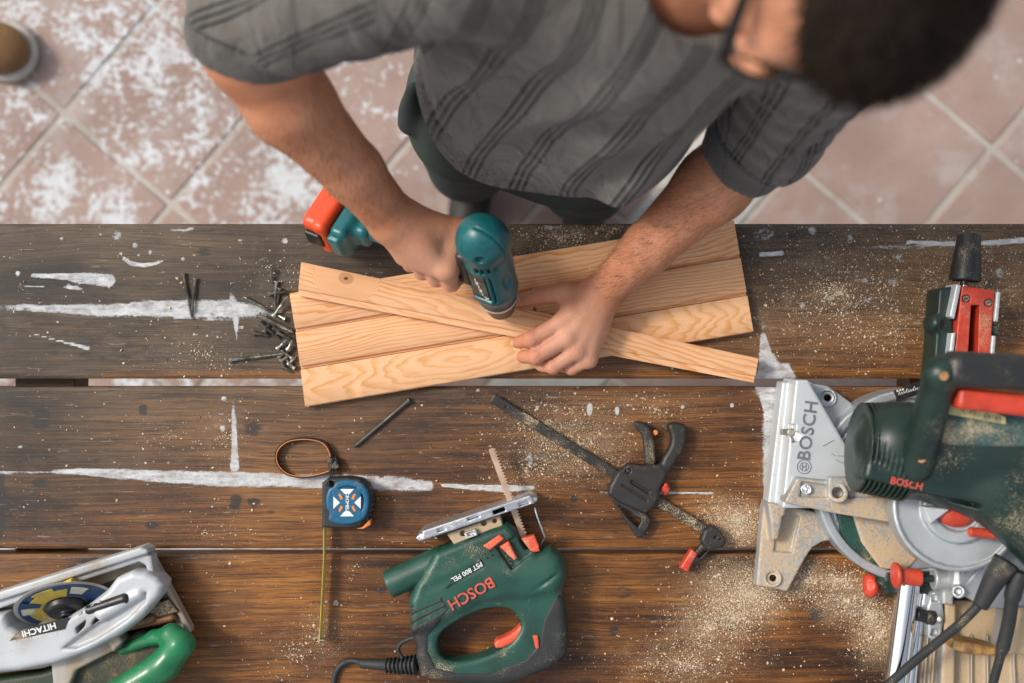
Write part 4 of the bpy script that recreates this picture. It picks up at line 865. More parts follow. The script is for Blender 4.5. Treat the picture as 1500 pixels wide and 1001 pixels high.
build('rust_streaked_block', [ext(T([(1398, 938), (1460, 950), (1460, 962), (1420, 960), (1396, 952)], 110), 60, 110, 5, rc=3)], pmat('rusty_orange_dust', (.42, .22, .06), .8, c2=(.16, .09, .04), nscale=80, dust=.5), S, vox=1.2)
build('yellowed_panel', [ext(T([(1490, 890), (1560, 890), (1560, 965), (1480, 960)], 130), 60, 130, 8, rc=5)], M_alud, S, vox=1.6)
# chrome rods
V, F = lathe_geo([(0, 14.5), (1, 16.5), (330, 16.5)], tp(1331, 852, 62), np.array(tp(1312, 1010, 62)) - np.array(tp(1331, 852, 62)), 40); V = np.array(V)
a, b_ = np.array(tp(1331, 853, 62)), np.array(tp(1305, 1060, 62)); w_ = (b_ - a) / np.linalg.norm(b_ - a); V, F = lathe_geo([(0, 14.5), (1.2, 16.5), (np.linalg.norm(b_ - a), 16.5)], a, w_, 40)
mesh_mm('chrome_rod', V, F, M_chrome, S, sharp=40)
a, b_ = np.array(tp(1350, 856, 50)), np.array(tp(1326, 1060, 50)); w_ = (b_ - a) / np.linalg.norm(b_ - a); V, F = lathe_geo([(0, 7), (1.2, 9), (np.linalg.norm(b_ - a), 9)], a, w_, 30)
mesh_mm('chrome_rod', V, F, M_chrome, S, sharp=40)
build('clamp_knob', [ell(tp(1275, 858, 34), (12.5, 18, 15)), ('s', cyl(tp(1275, 858, 46), tp(1275, 858, 60), 5), 2), ('s', ell(tp(1262, 858, 34), (4, 14, 20)), 3)], M_red, S, vox=.9)
build('lock_knob', [cyl(tp(1309, 843, 84), tp(1318, 843, 84), 19, 17, 4), ('u', cyl(tp(1316, 844, 84), tp(1350, 847, 84), 11, 12, 4), 3)], M_red, S, vox=.9)
build('knob_stem', [cyl(tp(1275, 856, 34), tp(1400, 835, 40), 9, r=1), cyl(tp(1290, 860, 50), tp(1310, 838, 45), 12), cyl(tp(1350, 847, 84), tp(1368, 848, 86), 5), rbox(tp(1325, 850, 36), (35, 16, 24), 4)], M_greenD, S, vox=1.2)
bl = [cyl(tp(1342, 900, 66), tp(1356, 903, 66), 9, r=1), cyl(tp(1356, 903, 66), tp(1369, 905, 66), 11, r=3)]
build('black_bolt', bl, M_blackp, S, vox=.9)
# green motor head
mot = [cap(tp(1312, 650, 175), tp(1540, 668, 195), 55, 60), ('u', cyl(tp(1258, 655, 160), tp(1340, 662, 170), 52, 60, 14), 6), ('u', cap(tp(1320, 692, 150), tp(1460, 715, 190), 30, 44), 20), ('u', cap(tp(1460, 715, 190), tp(1570, 800, 190), 46, 62), 20), ('u', rbox(np.array(tp(1350, 705, 190)), (84, 14, 30), 8, frame((1, -.22, 0))), 8),
       ('s', rbox(np.array(tp(1345, 722, 215)), (80, 3, 20), 1, frame((1, -.22, 0))), 3)]
for i in range(10): p0 = np.array(tp(1256 + i * 7.2, 655 + i * .7, 160 + i * .9)); mot.append(('u', cyl(p0, p0 + [3.4, -.4, 0], 60 + i * .7, r=1.4), .5))
build('motor_housing', mot, M_greenD, S, vox=1.6)
mt2 = [cap(tp(1385, 618, 210), tp(1560, 640, 210), 38, 42)]
build('motor_barrel', mt2, pmat('teal_green_painted_motor', (.035, .10, .10), .35, c2=(.02, .06, .06), nscale=20, scratch=.3, dust=.45), S, vox=1.7)
lbl = []
V, F = prism_geo(T([(1386, 592), (1448, 600), (1474, 612), (1474, 622), (1384, 606)], 254), 250, 252.5); mesh_mm('warning_label', V, F, pmat('yellow_warning_label', (.66, .60, .30), .5, c2=(.52, .46, .22), nscale=60, var=.2), S, smooth=False)
g = []
for i, (x, y) in enumerate(((1446, 611), (1462, 614))): c2_ = tp(x, y, 253); g.append(ring_geo(c2_, 3.0, 4.0, 252.7)); g.append(prism_geo([(c2_[0] - 2, c2_[1] - .5), (c2_[0] + 2, c2_[1] - .5), (c2_[0] + 2, c2_[1] + .7), (c2_[0] - 2, c2_[1] + .7)], 252.6, 253.1))
for (x0, y0, x1, y1) in ((1407, 596, 1414, 608), (1419, 605, 1430, 600), (1428, 600, 1428, 608)):
    a = np.array(tp(x0, y0, 252)[:2]); b_ = np.array(tp(x1, y1, 252)[:2]); e = (b_ - a) / np.linalg.norm(b_ - a); nn_ = np.array([-e[1], e[0]]) * .5; g.append(prism_geo([a - nn_, b_ - nn_, b_ + nn_, a + nn_], 252.6, 253.1))
V, F = join_geo(*g); mesh_mm('label_symbols', V, F, M_darkt, S, smooth=False)
text_part('lettering', 'BOSCH', M_redt, S, tp(1328, 709, 221), (.97, -.22, .0), (0, -.12, 1), 13, .4, bold=.3)
# D handle
hd = [cap(tp(1342, 680, 215), tp(1378, 548, 296), 23, 20), ('u', cap(tp(1378, 548, 296), tp(1396, 540, 298), 21, 20), 10), ('i', rbox(np.array(tp(1372, 605, 260)), (100, 120, 90), 10, frame((.25, .97, 0))), 3)]
build('handle_post', hd, M_greenD, S, vox=1.7)
hb = [rbox(np.array(tp(1470, 545, 298)), (75, 22, 24), 16, frame((1, -.06, 0)))]
M_hrub = pmat('smooth_black_rubber_grip', (.016, .019, .021), .42, c2=(.026, .026, .024), nscale=10, scratch=.4, scol=(.08, .07, .05), dust=.08)
build('rubber_handle', hb, M_hrub, S, vox=1.6)
build('trigger', [rbox(np.array(tp(1460, 590, 285)), (52, 13, 14), 7, frame((1, -.12, 0)))], M_red, S, vox=1.4)
for q in ((1383, 551, 323), (1350, 672, 247)): build('housing_screw', [cyl(tp(q[0], q[1], q[2] - 4), tp(*q), 5.5, r=1)], pmat('rusty_screw', (.45, .24, .08), .7, c2=(.2, .1, .05), nscale=90), S, vox=.8)
# rear clamp assembly: cone knob, red slide plate, rails, bracket
kc0, kc1 = np.array(tp(1420, 342, 62)), np.array(tp(1413, 412, 62)); kw = (kc1 - kc0) / np.linalg.norm(kc1 - kc0); kL = np.linalg.norm(kc1 - kc0)
ck = [cyl(kc0, kc1, 15.5, 22, 3)]
KM = frame((1, 0, 0), kw)
for i in range(12):
    a = 2 * math.pi * i / 12; d0 = KM[0] * math.cos(a) + KM[1] * math.sin(a); ck.append(('s', cap(kc0 + d0 * 18 - kw * 4, kc1 + d0 * 24.5 - kw * 18, 2.6), 1))
ck.append(('s', cyl(kc1 - kw * 4, kc1 + kw * 6, 17), 1)); ck.append(('u', cyl(kc1 - kw * 14, kc1 + kw * 6, 6), 1))
build('adjuster_knob', ck, M_blackp, S, vox=1.0)
build('adjuster_shaft', [cyl(kc1 - kw * 2, kc1 + kw * 16, 4.5)], M_steel, S, vox=.8)
rp = [ext(T([(1409, 418), (1458, 426), (1450, 530), (1397, 530)], 70), 40, 70, 2.5, rc=1), ('s', ext(T([(1423, 447), (1435, 447), (1432, 540), (1417, 540)], 70), 20, 90, 1), 1)]
for q in ((1415, 438), (1448, 444)): rp.append(('s', cyl(tp(*q, 66), tp(*q, 90), 5.5), .6))
build('slide_plate', rp, M_red, S, vox=1.1)
for q in ((1415, 438), (1448, 444)): build('plate_screw', [cyl(tp(*q, 64), tp(*q, 69), 4.6, r=.8), ('s', rbox(tp(*q, 69.5), (3, .7, 1.4), .3), .2), ('s', rbox(tp(*q, 69.5), (.7, 3, 1.4), .3), .2)], M_dsteel, S, vox=.55)
for pts in ([(1401, 416), (1408, 418), (1398, 468), (1391, 464)], [(1394, 488), (1400, 488), (1396, 530), (1389, 530)], [(1460, 427), (1466, 428), (1462, 472), (1456, 471)], [(1453, 492), (1459, 492), (1456, 530), (1450, 530)]): build('slide_rail', [ext(T(pts, 72), 30, 73, 1)], M_aluw, S, vox=1)
bk = [ext(T([(1376, 424), (1404, 418), (1396, 464), (1398, 486), (1390, 540), (1368, 540), (1372, 480)], 56), 4, 56, 4), ('u', ell(tp(1366, 474, 40), (12, 16, 22)), 4), ('u', ext(T([(1450, 470), (1464, 474), (1462, 492), (1450, 492)], 56), 20, 60, 3), 1), ('u', ext(T([(1400, 425), (1456, 430), (1450, 560), (1392, 560)], 40), 4, 38, 2), 1)]
build('slide_bracket', bk, M_greenD, S, vox=1.3)
# cables
V, F = tube_geo(spline([tp(1475, 822, 190), tp(1455, 852, 185), tp(1436, 888, 176)], 8), [17, 17, 16.5, 16, 16, 15.5, 15, 14.5, 14, 13.5, 13, 12.5, 12, 11.5, 11, 10.5, 10.5], 14); mesh_mm('cable_boot', V, F, M_rubber, S)
V, F = tube_geo(spline([tp(1440, 880, 176), tp(1405, 915, 160), tp(1350, 960, 120), tp(1296, 1008, 80), tp(1240, 1060, 40), tp(1180, 1130, 8), tp(1100, 1230, 6)], 8), 6.3, 12); mesh_mm('power_cable', V, F, M_rubber, S)
V, F = tube_geo(spline([tp(1495, 838, 190), tp(1484, 870, 185), tp(1476, 920, 170), tp(1455, 1000, 150), tp(1440, 1060, 120), tp(1430, 1150, 50), tp(1450, 1260, 8)], 8), [11] * 10 + [9] * 10 + [6] * 29, 12); mesh_mm('lamp_cable', V, F, M_rubber, S)
# ================================================================== CIRCULAR SAW
C = thing('circular_saw', 'silver and green circular saw lying on its side at the table corner', 'circular saw', (*tp(120, 900)[:2], 0))
M_sil = pmat('silver_painted_guard', (.50, .53, .55), .5, metal=.15, nscale=9, c2=(.38, .40, .41), scratch=.7, scol=(.22, .20, .17), dust=.38, dcol=(.42, .30, .2))
M_sild = pmat('dirty_silver_casting', (.44, .42, .39), .45, metal=.3, c2=(.34, .28, .22), nscale=14, scratch=.3, dust=.5, dcol=(.42, .30, .18))
M_cgreen = pmat('glossy_green_plastic', (.018, .20, .080), .27, c2=(.012, .13, .052), nscale=12, scratch=.25, scol=(.15, .42, .26), dust=.12)
M_dkgrn = pmat('grimy_dark_green', (.020, .055, .030), .5, c2=(.03, .035, .02), nscale=14, dust=.3, dcol=(.30, .22, .10))
# shoe (base plate) with raised rim
shoe_pl = [ext(T([(-60, 892), (205, 812), (214, 806), (283, 922), (275, 930), (262, 922), (215, 842), (205, 838), (-60, 925)], 24), 14, 24, 2, rc=1)]
build('base_plate', shoe_pl, M_sild, C, vox=1.5)
rim = [ext(T([(-60, 886), (206, 802), (216, 806), (217, 811), (-60, 899)], 62), 22, 62, 2.5, rc=1), ('u', ext(T([(-60, 896), (210, 811), (221, 815), (225, 842), (217, 842), (212, 829), (203, 824), (-60, 912)], 56), 26, 54, 3, rc=2), 2), ('s', cap(tp(24, 893, 57), tp(168, 848 - 18, 57), 2.6), 2)]
build('plate_rim', rim, M_sil, C, vox=1.3)
build('plate_edge', [ext(T([(212, 808), (219, 808), (280, 922), (275, 932)], 36), 16, 36, 1.5)], M_sild, C, vox=1.3)
# tilted blade with printed faces
cu = np.array([math.cos(R(18)), math.sin(R(18)), 0]); cn = np.array([.25, -.78, .57]); CM = frame(cu, cn); bc = np.array(tp(96, 886, 58))
def disc(name, r0, r1, off, m, a0=0, a1=360, th=.8, par=C):
    n = 48; V = []; F = []
    for i in range(n + 1):
        a = R(a0 + (a1 - a0) * i / n)
        for r_, o_ in ((r0, off), (r1, off), (r1, off + th), (r0, off + th)): V.append(bc + CM[0] * r_ * math.cos(a) + CM[1] * r_ * math.sin(a) + CM[2] * o_)
    for i in range(n):
        for k in range(4): F.append((i * 4 + k, i * 4 + (k + 1) % 4, (i + 1) * 4 + (k + 1) % 4, (i + 1) * 4 + k))
    return mesh_mm(name, V, F, m, par, smooth=False)
M_bl = pmat('blue_label', (.010, .055, .17), .4, nscale=40, var=.5, scratch=.9, scol=(.3, .4, .6)); M_yl = pmat('yellow_label', (.62, .44, .06), .4, nscale=40, var=.3, scratch=.3); M_wl = pmat('cream_label', (.62, .58, .46), .5, nscale=60, var=.2)
disc('blade_disc', 5, 68, 0, M_sild); disc('blue_band', 30, 62, .9, M_bl, 0, 360)
disc('yellow_band', 30, 50, 1.8, M_yl, 60, 255); disc('yellow_band', 30, 58, 1.9, M_yl, 80, 112); disc('cream_panel', 46, 60, 2.0, M_wl, 205, 228); disc('cream_panel', 40, 58, 2.0, M_wl, 150, 170); disc('cream_panel', 38, 56, 2.0, M_wl, 30, 55); disc('blue_panel', 34, 60, 2.8, M_bl, 130, 145)
for a_, s_, r_ in ((236, 'AK.OM', 53), (205, '184', 38)): q = R(a_); text_part('lettering', s_, M_wl, C, bc + CM[0] * r_ * math.cos(q) + CM[1] * r_ * math.sin(q) + CM[2] * 3.2, CM[0] * -math.sin(q) + CM[1] * math.cos(q), CM[2], 12, .2)
build('blade_washer', [cyl(bc + CM[2] * 1, bc + CM[2] * 12, 28, 25, 3), ('u', cyl(bc + CM[2] * 8, bc + CM[2] * 20 , 8, r=2), 2), ('s', cyl(bc + CM[2] * 16, bc + CM[2] * 24, 5), .5)], M_blackp, C, vox=1)
build('retract_lever', [cap(bc + CM[0] * 35 + CM[2] * 20, bc + CM[0] * 88 + CM[1] * 4 + CM[2] * 22, 7, 8), ('s', cap(bc + CM[0] * 45 + CM[2] * 27, bc + CM[0] * 86 + CM[1] * 4 + CM[2] * 30, 3), 1.5)], M_blackp, C, vox=1)
build('spring_barrel', [cyl(tp(82, 872, 62), tp(112, 858, 62), 12, 13, 2)], M_yl, C, vox=1)
# inner dark housing behind blade
build('inner_housing', [ext(T([(-50, 905), (60, 870), (180, 838), (215, 845), (215, 880), (120, 925), (40, 945), (-50, 960)], 20), 3, 20, 3)], M_dkgrn, C, vox=1.6)
# silver blade guard shell
go = [(-70, 925), (-40, 905), (8, 899), (16, 917), (32, 926), (52, 925), (88, 910), (130, 886), (160, 862), (172, 846), (196, 836), (216, 838), (232, 846), (241, 856), (236, 872), (212, 902), (176, 930), (130, 954), (82, 971), (30, 981), (-70, 990)]
gs = [ext(T(go, 66), 22, 74, 9, rc=4, dome=lambda x, y: -18 * np.clip((np.hypot((x + 700) * .55, (y + 395)) - 60) / 110, 0, 1) * 0 + 0 * x), ('s', ext(T([(120, 928), (175, 893), (205, 866), (214, 868), (212, 882), (186, 908), (140, 938), (112, 950), (92, 950)], 74), 66, 90, 4, rc=3), 5),
      ('u', ext(T(smooth_poly([(-70, 955), (0, 958), (60, 948), (128, 925), (180, 892), (226, 858), (240, 858), (236, 874), (212, 904), (176, 932), (130, 956), (82, 973), (30, 983), (-70, 992)], 1), 55), 40, 58, 6), 5),
      ('u', cap(tp(150, 900, 70), tp(204, 870, 70), 8, 7), 5), ('s', ext(T([(110, 920), (126, 908), (124, 918), (112, 930)], 74), 50, 90, 1), 1), ('s', ext(T([(134, 912), (140, 904), (146, 909), (134, 917)], 74), 50, 90, 1), 1)]
build('blade_guard', gs, M_sil, C, vox=1.4)
g = []
for i in range(4): x, y = 116 + i * 9.5, 899 - i * 5.5; g.append(prism_geo(T([(x - 3, y), (x + 2, y - 3), (x + 4, y), (x - 1, y + 3)], 75), 73.5, 75, .4))
V, F = join_geo(*g); mesh_mm('guard_pips', V, F, M_sil, C, smooth=False)
build('guard_flange', [ext(T([(-70, 960), (60, 950), (150, 915), (238, 860), (243, 866), (212, 908), (130, 960), (60, 980), (-70, 994)], 40), 30, 40, 2, rc=2)], M_sild, C, vox=1.4)
V, F = prism_geo(T([(14, 939), (28, 924), (101, 904), (95, 922)], 75), 73.6, 75); mesh_mm('name_plate', V, F, M_blackp, C, smooth=False)
text_part('lettering', 'HITACHI', M_white, C, tp(57, 922.5, 75.4), (-.966, -.26, 0), (0, 0, 1), 12, .25, bold=.3, xs=1.05)
build('gear_arm', [ext(T([(72, 965), (150, 940), (172, 930), (176, 950), (160, 958), (110, 984), (100, 1010), (76, 1010)], 50), 12, 48, 5, rc=3), ('u', ext(T([(150, 935), (166, 925), (178, 942), (164, 958)], 60), 20, 56, 4), 3)], M_sild, C, vox=1.4)
build('motor_body', [ext(T([(60, 985), (160, 950), (200, 925), (255, 925), (262, 960), (200, 1010), (60, 1080), (-60, 1080), (-40, 1000)], 34), 4, 34, 8)], M_dkgrn, C, vox=1.7)
build('lock_block', [ext(T([(190, 897), (225, 885), (246, 878), (262, 897), (205, 912), (188, 915)], 42), 14, 42, 3)], M_blackp, C, vox=1.2)
build('depth_rod', [cap(tp(172, 922, 40), tp(252, 905, 40), 5.5), ('u', cap(tp(205, 912, 46), tp(222, 906, 46), 6), 3)], pmat('rusted_rod', (.30, .13, .05), .55, metal=.3, c2=(.08, .05, .035), nscale=60), C, vox=1)
hl_ = [(180, 952, 30, 8), (226, 934, 44, 10), (252, 930, 56, 15), (264, 944, 62, 20), (242, 974, 60, 22), (160, 1026, 55, 23), (60, 1090, 50, 24)]
hl = []
for p0, p1 in zip(hl_[:-1], hl_[1:]): hl.append(('u', cap(tp(*p0[:3]), tp(*p1[:3]), p0[3], p1[3]), 7))
build('loop_handle', hl, M_cgreen, C, vox=1.4)
# ================================================================== CORDLESS DRILL (held by the person)
DT = np.array([-15., 46., 54.]); DR = np.array([-42., 149., 256.]); DL = float(np.linalg.norm(DR - DT)); dw = (DR - DT) / DL
dh = np.array([-.93, .385, -.31]); dh = dh - dw * (dh @ dw); dh /= np.linalg.norm(dh); ds = np.cross(dw, dh)     # ds = side facing the camera's near edge
DM = np.stack([dh, ds, dw])
def dp(u, s, t): return DT + dh * u + ds * s + dw * t       # u along handle, s sideways, t from chuck to rear cap
def W3(p, lift=0): return p
Dr = thing('cordless_drill', 'teal cordless drill with orange battery driving into the pine batten', 'drill', (-30, 120, 0))
body = [cyl(dp(0, 0, 62), dp(0, 0, 192), 31, 33, 6), ('u', ell(dp(1, 0, 188), (34, 32.5, 34), DM), 10), ('u', cyl(dp(0, 0, 48), dp(0, 0, 74), 28.5, 30.5, 3), 6),
        ('u', rbox(dp(22, 0, 120), (30, 19, 34), 12, DM), 14), ('u', cap(dp(30, 0, 120), dp(222, 0, 96), 19, 20), 14), ('u', cap(dp(30, 0, 100), dp(55, 0, 100), 17, 15), 10),
        ('s', rbox(dp(0, 36, 108), (12, 8, 34), 2, DM), 1.5),
        ('s', cyl(dp(-12, 26, 190), dp(-12, 52, 190), 5.5), 2), ('s', cyl(dp(12, 26, 160), dp(12, 52, 160), 3), 1)]
for i in range(4): body.append(('s', rbox(dp(-24 + i * 7, 30, 158), (2, 12, 7), 1, DM), 1))
for i in range(3): body.append(('s', rbox(dp(22, 22, 150 - i * 12), (5, 12, 2), 1, DM), 1))
body.append(('s', rbox(dp(0, 0, 168), (60, 60, .9), .5, DM), 1.4)); body.append(('s', rbox(dp(-30, 6, 205), (34, .8, 30), .4, DM), 1.0)); body.append(('s', ell(dp(-31, 10, 112), (6, 9, 20), DM), 2)); body.append(('u', rbox(dp(0, 30, 76), (16, 3.5, 4), 2, DM), 3))
for i in range(2): body.append(('s', rbox(dp(17 - i * 33, 29, 108), (1.2, 9, 34), .5, DM), 1))
build('housing', body, M_teal, Dr, vox=1.2)
build('grip_rubber', [cap(dp(24, 0, 118), dp(60, 0, 112), 22, 21), ('u', rbox(dp(24, 14, 130), (9, 14, 36), 6, DM), 5)], M_blackp, Dr, vox=1.2)
build('gear_ring', [cyl(dp(0, 0, 38), dp(0, 0, 52), 27, 29, 3)] , M_blackp, Dr, vox=1.0)
build('collar_ring', [cyl(dp(0, 0, 33), dp(0, 0, 39), 26.5, 27.5, 1.5)], M_steel, Dr, vox=.9)
ch = [cyl(dp(0, 0, 0), dp(0, 0, 35), 18.5, 26, 4)]
for i in range(14):
    a = 2 * math.pi * i / 14; ch.append(('s', cap(dp(20.5 * math.cos(a), 20.5 * math.sin(a), -2), dp(28 * math.cos(a), 28 * math.sin(a), 26), 1.9), 1))
build('chuck', ch, M_blackp, Dr, vox=.9)
V, F = lathe_geo([(0, 3), (12, 3), (13, 2.4), (23, 2.2)], dp(0, 0, 2), -dw, 8); mesh_mm('driver_bit', V, F, M_dsteel, Dr)
lp = np.array([[-10, -31], [10, -31], [11, 31], [-9, 31]])
V = []
for z in (29.0, 30.0):
    for a, b_ in lp: V.append(dp(a, z, 108 + b_))
mesh_mm('label_panel', V, [(0, 1, 2, 3), (7, 6, 5, 4), (0, 4, 5, 1), (1, 5, 6, 2), (2, 6, 7, 3), (3, 7, 4, 0)], pmat('scuffed_silver_label', (.10, .11, .11), .35, metal=.5, c2=(.03, .03, .03), nscale=60, scratch=1.0, scol=(.55, .58, .58)), Dr, smooth=False)
for dy_ in (-1, 1):
    pass
for i in range(5):
    build('label_line', [rbox(dp(5 - i * 1.4, 30.3, 128 - i * 9), (1.0 + (i % 2), .4, 3.6), .3, DM)], M_white, Dr, vox=.5)
text_part('lettering', 'X', M_white, Dr, dp(-6, 30.3, 84), -dh, ds, 10, .2, bold=.3)
# battery: teal collar + orange pack, latch, print
bat = [rbox(dp(219, 0, 96), (13, 43, 30), 9, DM), ('u', rbox(dp(223, 34, 96), (10, 16, 20), 4, DM), 3), ('u', rbox(dp(199, 2, 98), (16, 24, 20), 10, DM), 10)]
build('battery_collar', bat, M_teal, Dr, vox=1.3)
ob = [rbox(dp(256, 0, 97), (21, 46, 33), 12, DM), ('u', rbox(dp(246, 0, 97), (11, 47.5, 34), 9, DM), 2), ('s', rbox(dp(260, 50, 97), (16, 6, 16), 4, DM), 2)]
build('battery_pack', ob, M_orange, Dr, vox=1.3)
build('battery_latch', [rbox(dp(258, 47, 97), (13, 4, 14), 3, DM)], M_blackp, Dr, vox=1)
V = []
for z in (130.4, 130.9):
    for a, b_ in ((251, -36), (267, -36), (267, -14), (251, -14)): V.append(dp(a, b_, z))
mesh_mm('print_panel', V, [(3, 2, 1, 0), (4, 5, 6, 7), (0, 1, 5, 4), (1, 2, 6, 5), (2, 3, 7, 6), (3, 0, 4, 7)], M_white, Dr, smooth=False)
text_part('lettering', 'V', M_redo, Dr, dp(259, -22, 131.2), ds, dw, 13, .25, bold=.4)
text_part('lettering', 'Ah', M_white, Dr, dp(273, -22, 129.6), ds, dw, 10, .25, bold=.4)
# ================================================================== PERSON
P_ = thing('person', 'person in grey ribbed shirt and glasses, bending over the table holding the drill', 'person', (40, 330, -750))
F_ = np.array([-.30, -.78, -.55]); F_ /= np.linalg.norm(F_); U_ = np.array([.51, -.61, .59]); U_ -= F_ * (U_ @ F_); U_ /= np.linalg.norm(U_); Lh = np.cross(U_, F_)
Hc = np.array([253., 317., 772.])
HM = np.stack([Lh, U_, -F_])       # local x = person's left, y = up, z = backward
def hp(x, y, z): return Hc + Lh * x + U_ * y + F_ * z          # z forward
SR, SL = np.array([-45., 385., 575.]), np.array([352., 345., 520.])
ER, EL = np.array([-294., 330., 400.]), np.array([313., 254., 240.])
WR = np.array([-157., 161., 192.]); WL = np.array(tp(886, 424, 64))
body = Vol((-420, -80, 10), (480, 560, 925), 2.8)
def A(fn, k=0., op='u'): body.add(fn, k, op=op)
# torso
A(ell((50, 335, 210), (145, 98, 120), frame((1, -.3, 0))))
A(ell((110, 360, 400), (142, 84, 180), frame((1, -.18, 0), (.2, .1, 1))), 50)
A(ell((160, 362, 520), (150, 76, 90), frame((1, -.12, 0), (.2, 0, 1))), 40)
A(cap(SR, SL, 50, 50), 30)
# neck, head
A(cap((176, 375, 590), hp(0, -70, -30), 62, 58), 40)
A(ell(hp(0, 22, -12), (76, 92, 98), HM), 14)            # skull
A(ell(hp(0, -30, 28), (62, 78, 66), HM), 26)            # face mass
A(ell(hp(0, -92, 62), (30, 24, 26), HM), 26)            # chin
A(cap(hp(-44, -66, 10), hp(-10, -96, 60), 17), 24); A(cap(hp(44, -66, 10), hp(10, -96, 60), 17), 24)   # jaw
A(cap(hp(-34, 20, 78), hp(34, 20, 78), 15), 20)         # brow
A(cap(hp(0, 8, 88), hp(0, -26, 110), 8, 12), 12)        # nose
A(ell(hp(-11, -29, 99), (8, 8, 9), HM), 6); A(ell(hp(11, -29, 99), (8, 8, 9), HM), 6)
A(ell(hp(-42, -18, 62), (20, 18, 18), HM), 20); A(ell(hp(42, -18, 62), (20, 18, 18), HM), 20)   # cheekbones
for s_ in (-1, 1):
    A(ell(hp(s_ * 31, 3, 86), (14, 9, 10), HM), 5, 's'); A(ell(hp(s_ * 31, 3, 76), (12.5, 12.5, 12.5), HM), 1.5)
    A(cap(hp(s_ * 41, 6, 82), hp(s_ * 20, 6, 88), 3.2), 3)
    M_ear = frame(Lh * s_ + -F_ * .45, U_)
    A(ell(hp(s_ * 79, 0, -8), (6, 18, 31), frame(Lh * s_ - F_ * .5, U_)), 7); A(ell(hp(s_ * 87, 2, -4), (5, 10, 20), frame(Lh * s_ - F_ * .5, U_)), 4, 's')
A(cap(hp(-18, -58, 92), hp(18, -58, 92), 6.5), 8); A(cap(hp(-16, -66, 91), hp(16, -66, 91), 7), 7); A(cap(hp(-22, -61.5, 98), hp(22, -61.5, 98), 1.8), 3, 's')
# arms
def limb(a, b_, ra, rb, k=18): A(cap(a, b_, ra, rb), k)
limb(SR, ER, 50, 50, 24); limb(ER, ER * .72 + WR * .28 + [-4, -4, 0], 52, 50, 22); limb(ER * .72 + WR * .28 + [-4, -4, 0], ER * .3 + WR * .7, 50, 37, 18); limb(ER * .3 + WR * .7, WR, 37, 32, 14)
limb(SL, EL, 48, 43, 24); limb(EL, EL * .72 + WL * .28, 46, 47, 22); limb(EL * .72 + WL * .28, EL * .3 + WL * .7, 47, 34, 18); limb(EL * .3 + WL * .7, WL, 34, 27, 14)
A(ell(ER + [-8, 14, 8], (26, 26, 26)), 30); A(ell(EL + [12, 10, 8], (26, 26, 26)), 30)
# left hand pressing the batten: px, py, height, radius
def q(px, py, h): return np.array(tp(px, py, h))
mcp = [q(822, 472, 74), q(831, 495, 77), q(845, 514, 71), q(862, 527, 62)]
pip = [q(779, 497, 72), q(785, 522, 70), q(810, 537, 62), q(837, 540, 52)]
dip = [q(762, 501, 56), q(767, 523, 53), q(794, 536, 46), q(825, 538, 38)]
tip = [q(757, 503, 44), q(763, 523, 43), q(789, 535, 38), q(822, 536, 33)]
rr = [(12.2, 11.2, 9.2, 7.6), (12.2, 11.4, 9.4, 7.8), (11.6, 10.6, 8.8, 7.4), (10.4, 9.4, 8.0, 6.8)]
for i in range(4):
    A(cap(WL + (q(888, 430, 62) - WL) * .0 + (mcp[i] - WL) * .12, mcp[i], 19, 12.5), 16)
A(ell((WL + mcp[1]) / 2 * .9 + mcp[2] * .1 + [0, 0, -6], (36, 27, 15), frame(WL - mcp[1])), 14)
A(ell((WL + mcp[3]) / 2 + [2, 0, -12], (32, 15, 17), frame(WL - mcp[3])), 14)
for i in range(4):
    A(ell(mcp[i] + [0, 0, 3], (12, 11, 9.5)), 6)
left_dig = Vol(body.lo, body.lo + 1, 1)   # placeholder, digits are unioned below with a small radius
for i in range(4):
    a, b_, c_2, d_ = rr[i]
    A(cap(mcp[i], pip[i], a, b_), 3.5); A(ell(pip[i] + [0, 0, .8], (b_ + .6,) * 3), 2); A(cap(pip[i], dip[i], b_, c_2), 2.5); A(cap(dip[i], tip[i], c_2, d_), 2)
tcm, tmc, tipj, ttp = q(868, 432, 56), q(826, 430, 50), q(788, 434, 45), q(757, 441, 43)
A(cap(tcm, tmc, 19, 14.5), 14); A(cap(tmc, tipj, 13.5, 11.5), 5); A(ell(tipj, (11.8,) * 3), 3); A(cap(tipj, ttp, 11.2, 8.8), 3)
A(cap(tmc * .75 + tcm * .25, mcp[0] * .8 + WL * .2, 11, 13), 12)
# tendons
for i in range(4): A(cap(mcp[i] + [0, 0, 8], WL * .8 + mcp[i] * .2 + [0, 0, 17], 3.2, 2), 8)
# right hand round the drill grip
cu_ = lambda u, s, w: dp(u, s, 112 + w) 
u_f = [46, 68, 91, 112]; ln = [1.0, 1.04, 1.0, .9]
Rm, Rp, Rd, Rt = [], [], [], []
for i in range(4):
    k = ln[i]; Rm.append(cu_(u_f[i] - 1, 33, 22 - i * 2)); Rp.append(cu_(u_f[i], 33 * k, -16)); Rd.append(cu_(u_f[i], 8, -33)); Rt.append(cu_(u_f[i], -14, -27))
RW = WR
for i in range(4): A(cap(RW * .88 + Rm[i] * .12, Rm[i], 21, 13.5), 17)
A(ell((RW + Rm[1] + Rm[2]) / 3 + dw * 2, (34, 34, 17), frame(RW - Rm[1], np.cross(RW - Rm[1], Rm[3] - Rm[0]))), 16)
A(cap(RW, cu_(96, -4, 26), 24, 18), 18); A(cap(RW, cu_(60, -6, 30), 22, 17), 18)
rad = [(13, 12, 10.5, 9), (13, 12, 10.5, 9), (12.4, 11.4, 10, 8.6), (11, 10.2, 9, 8)]
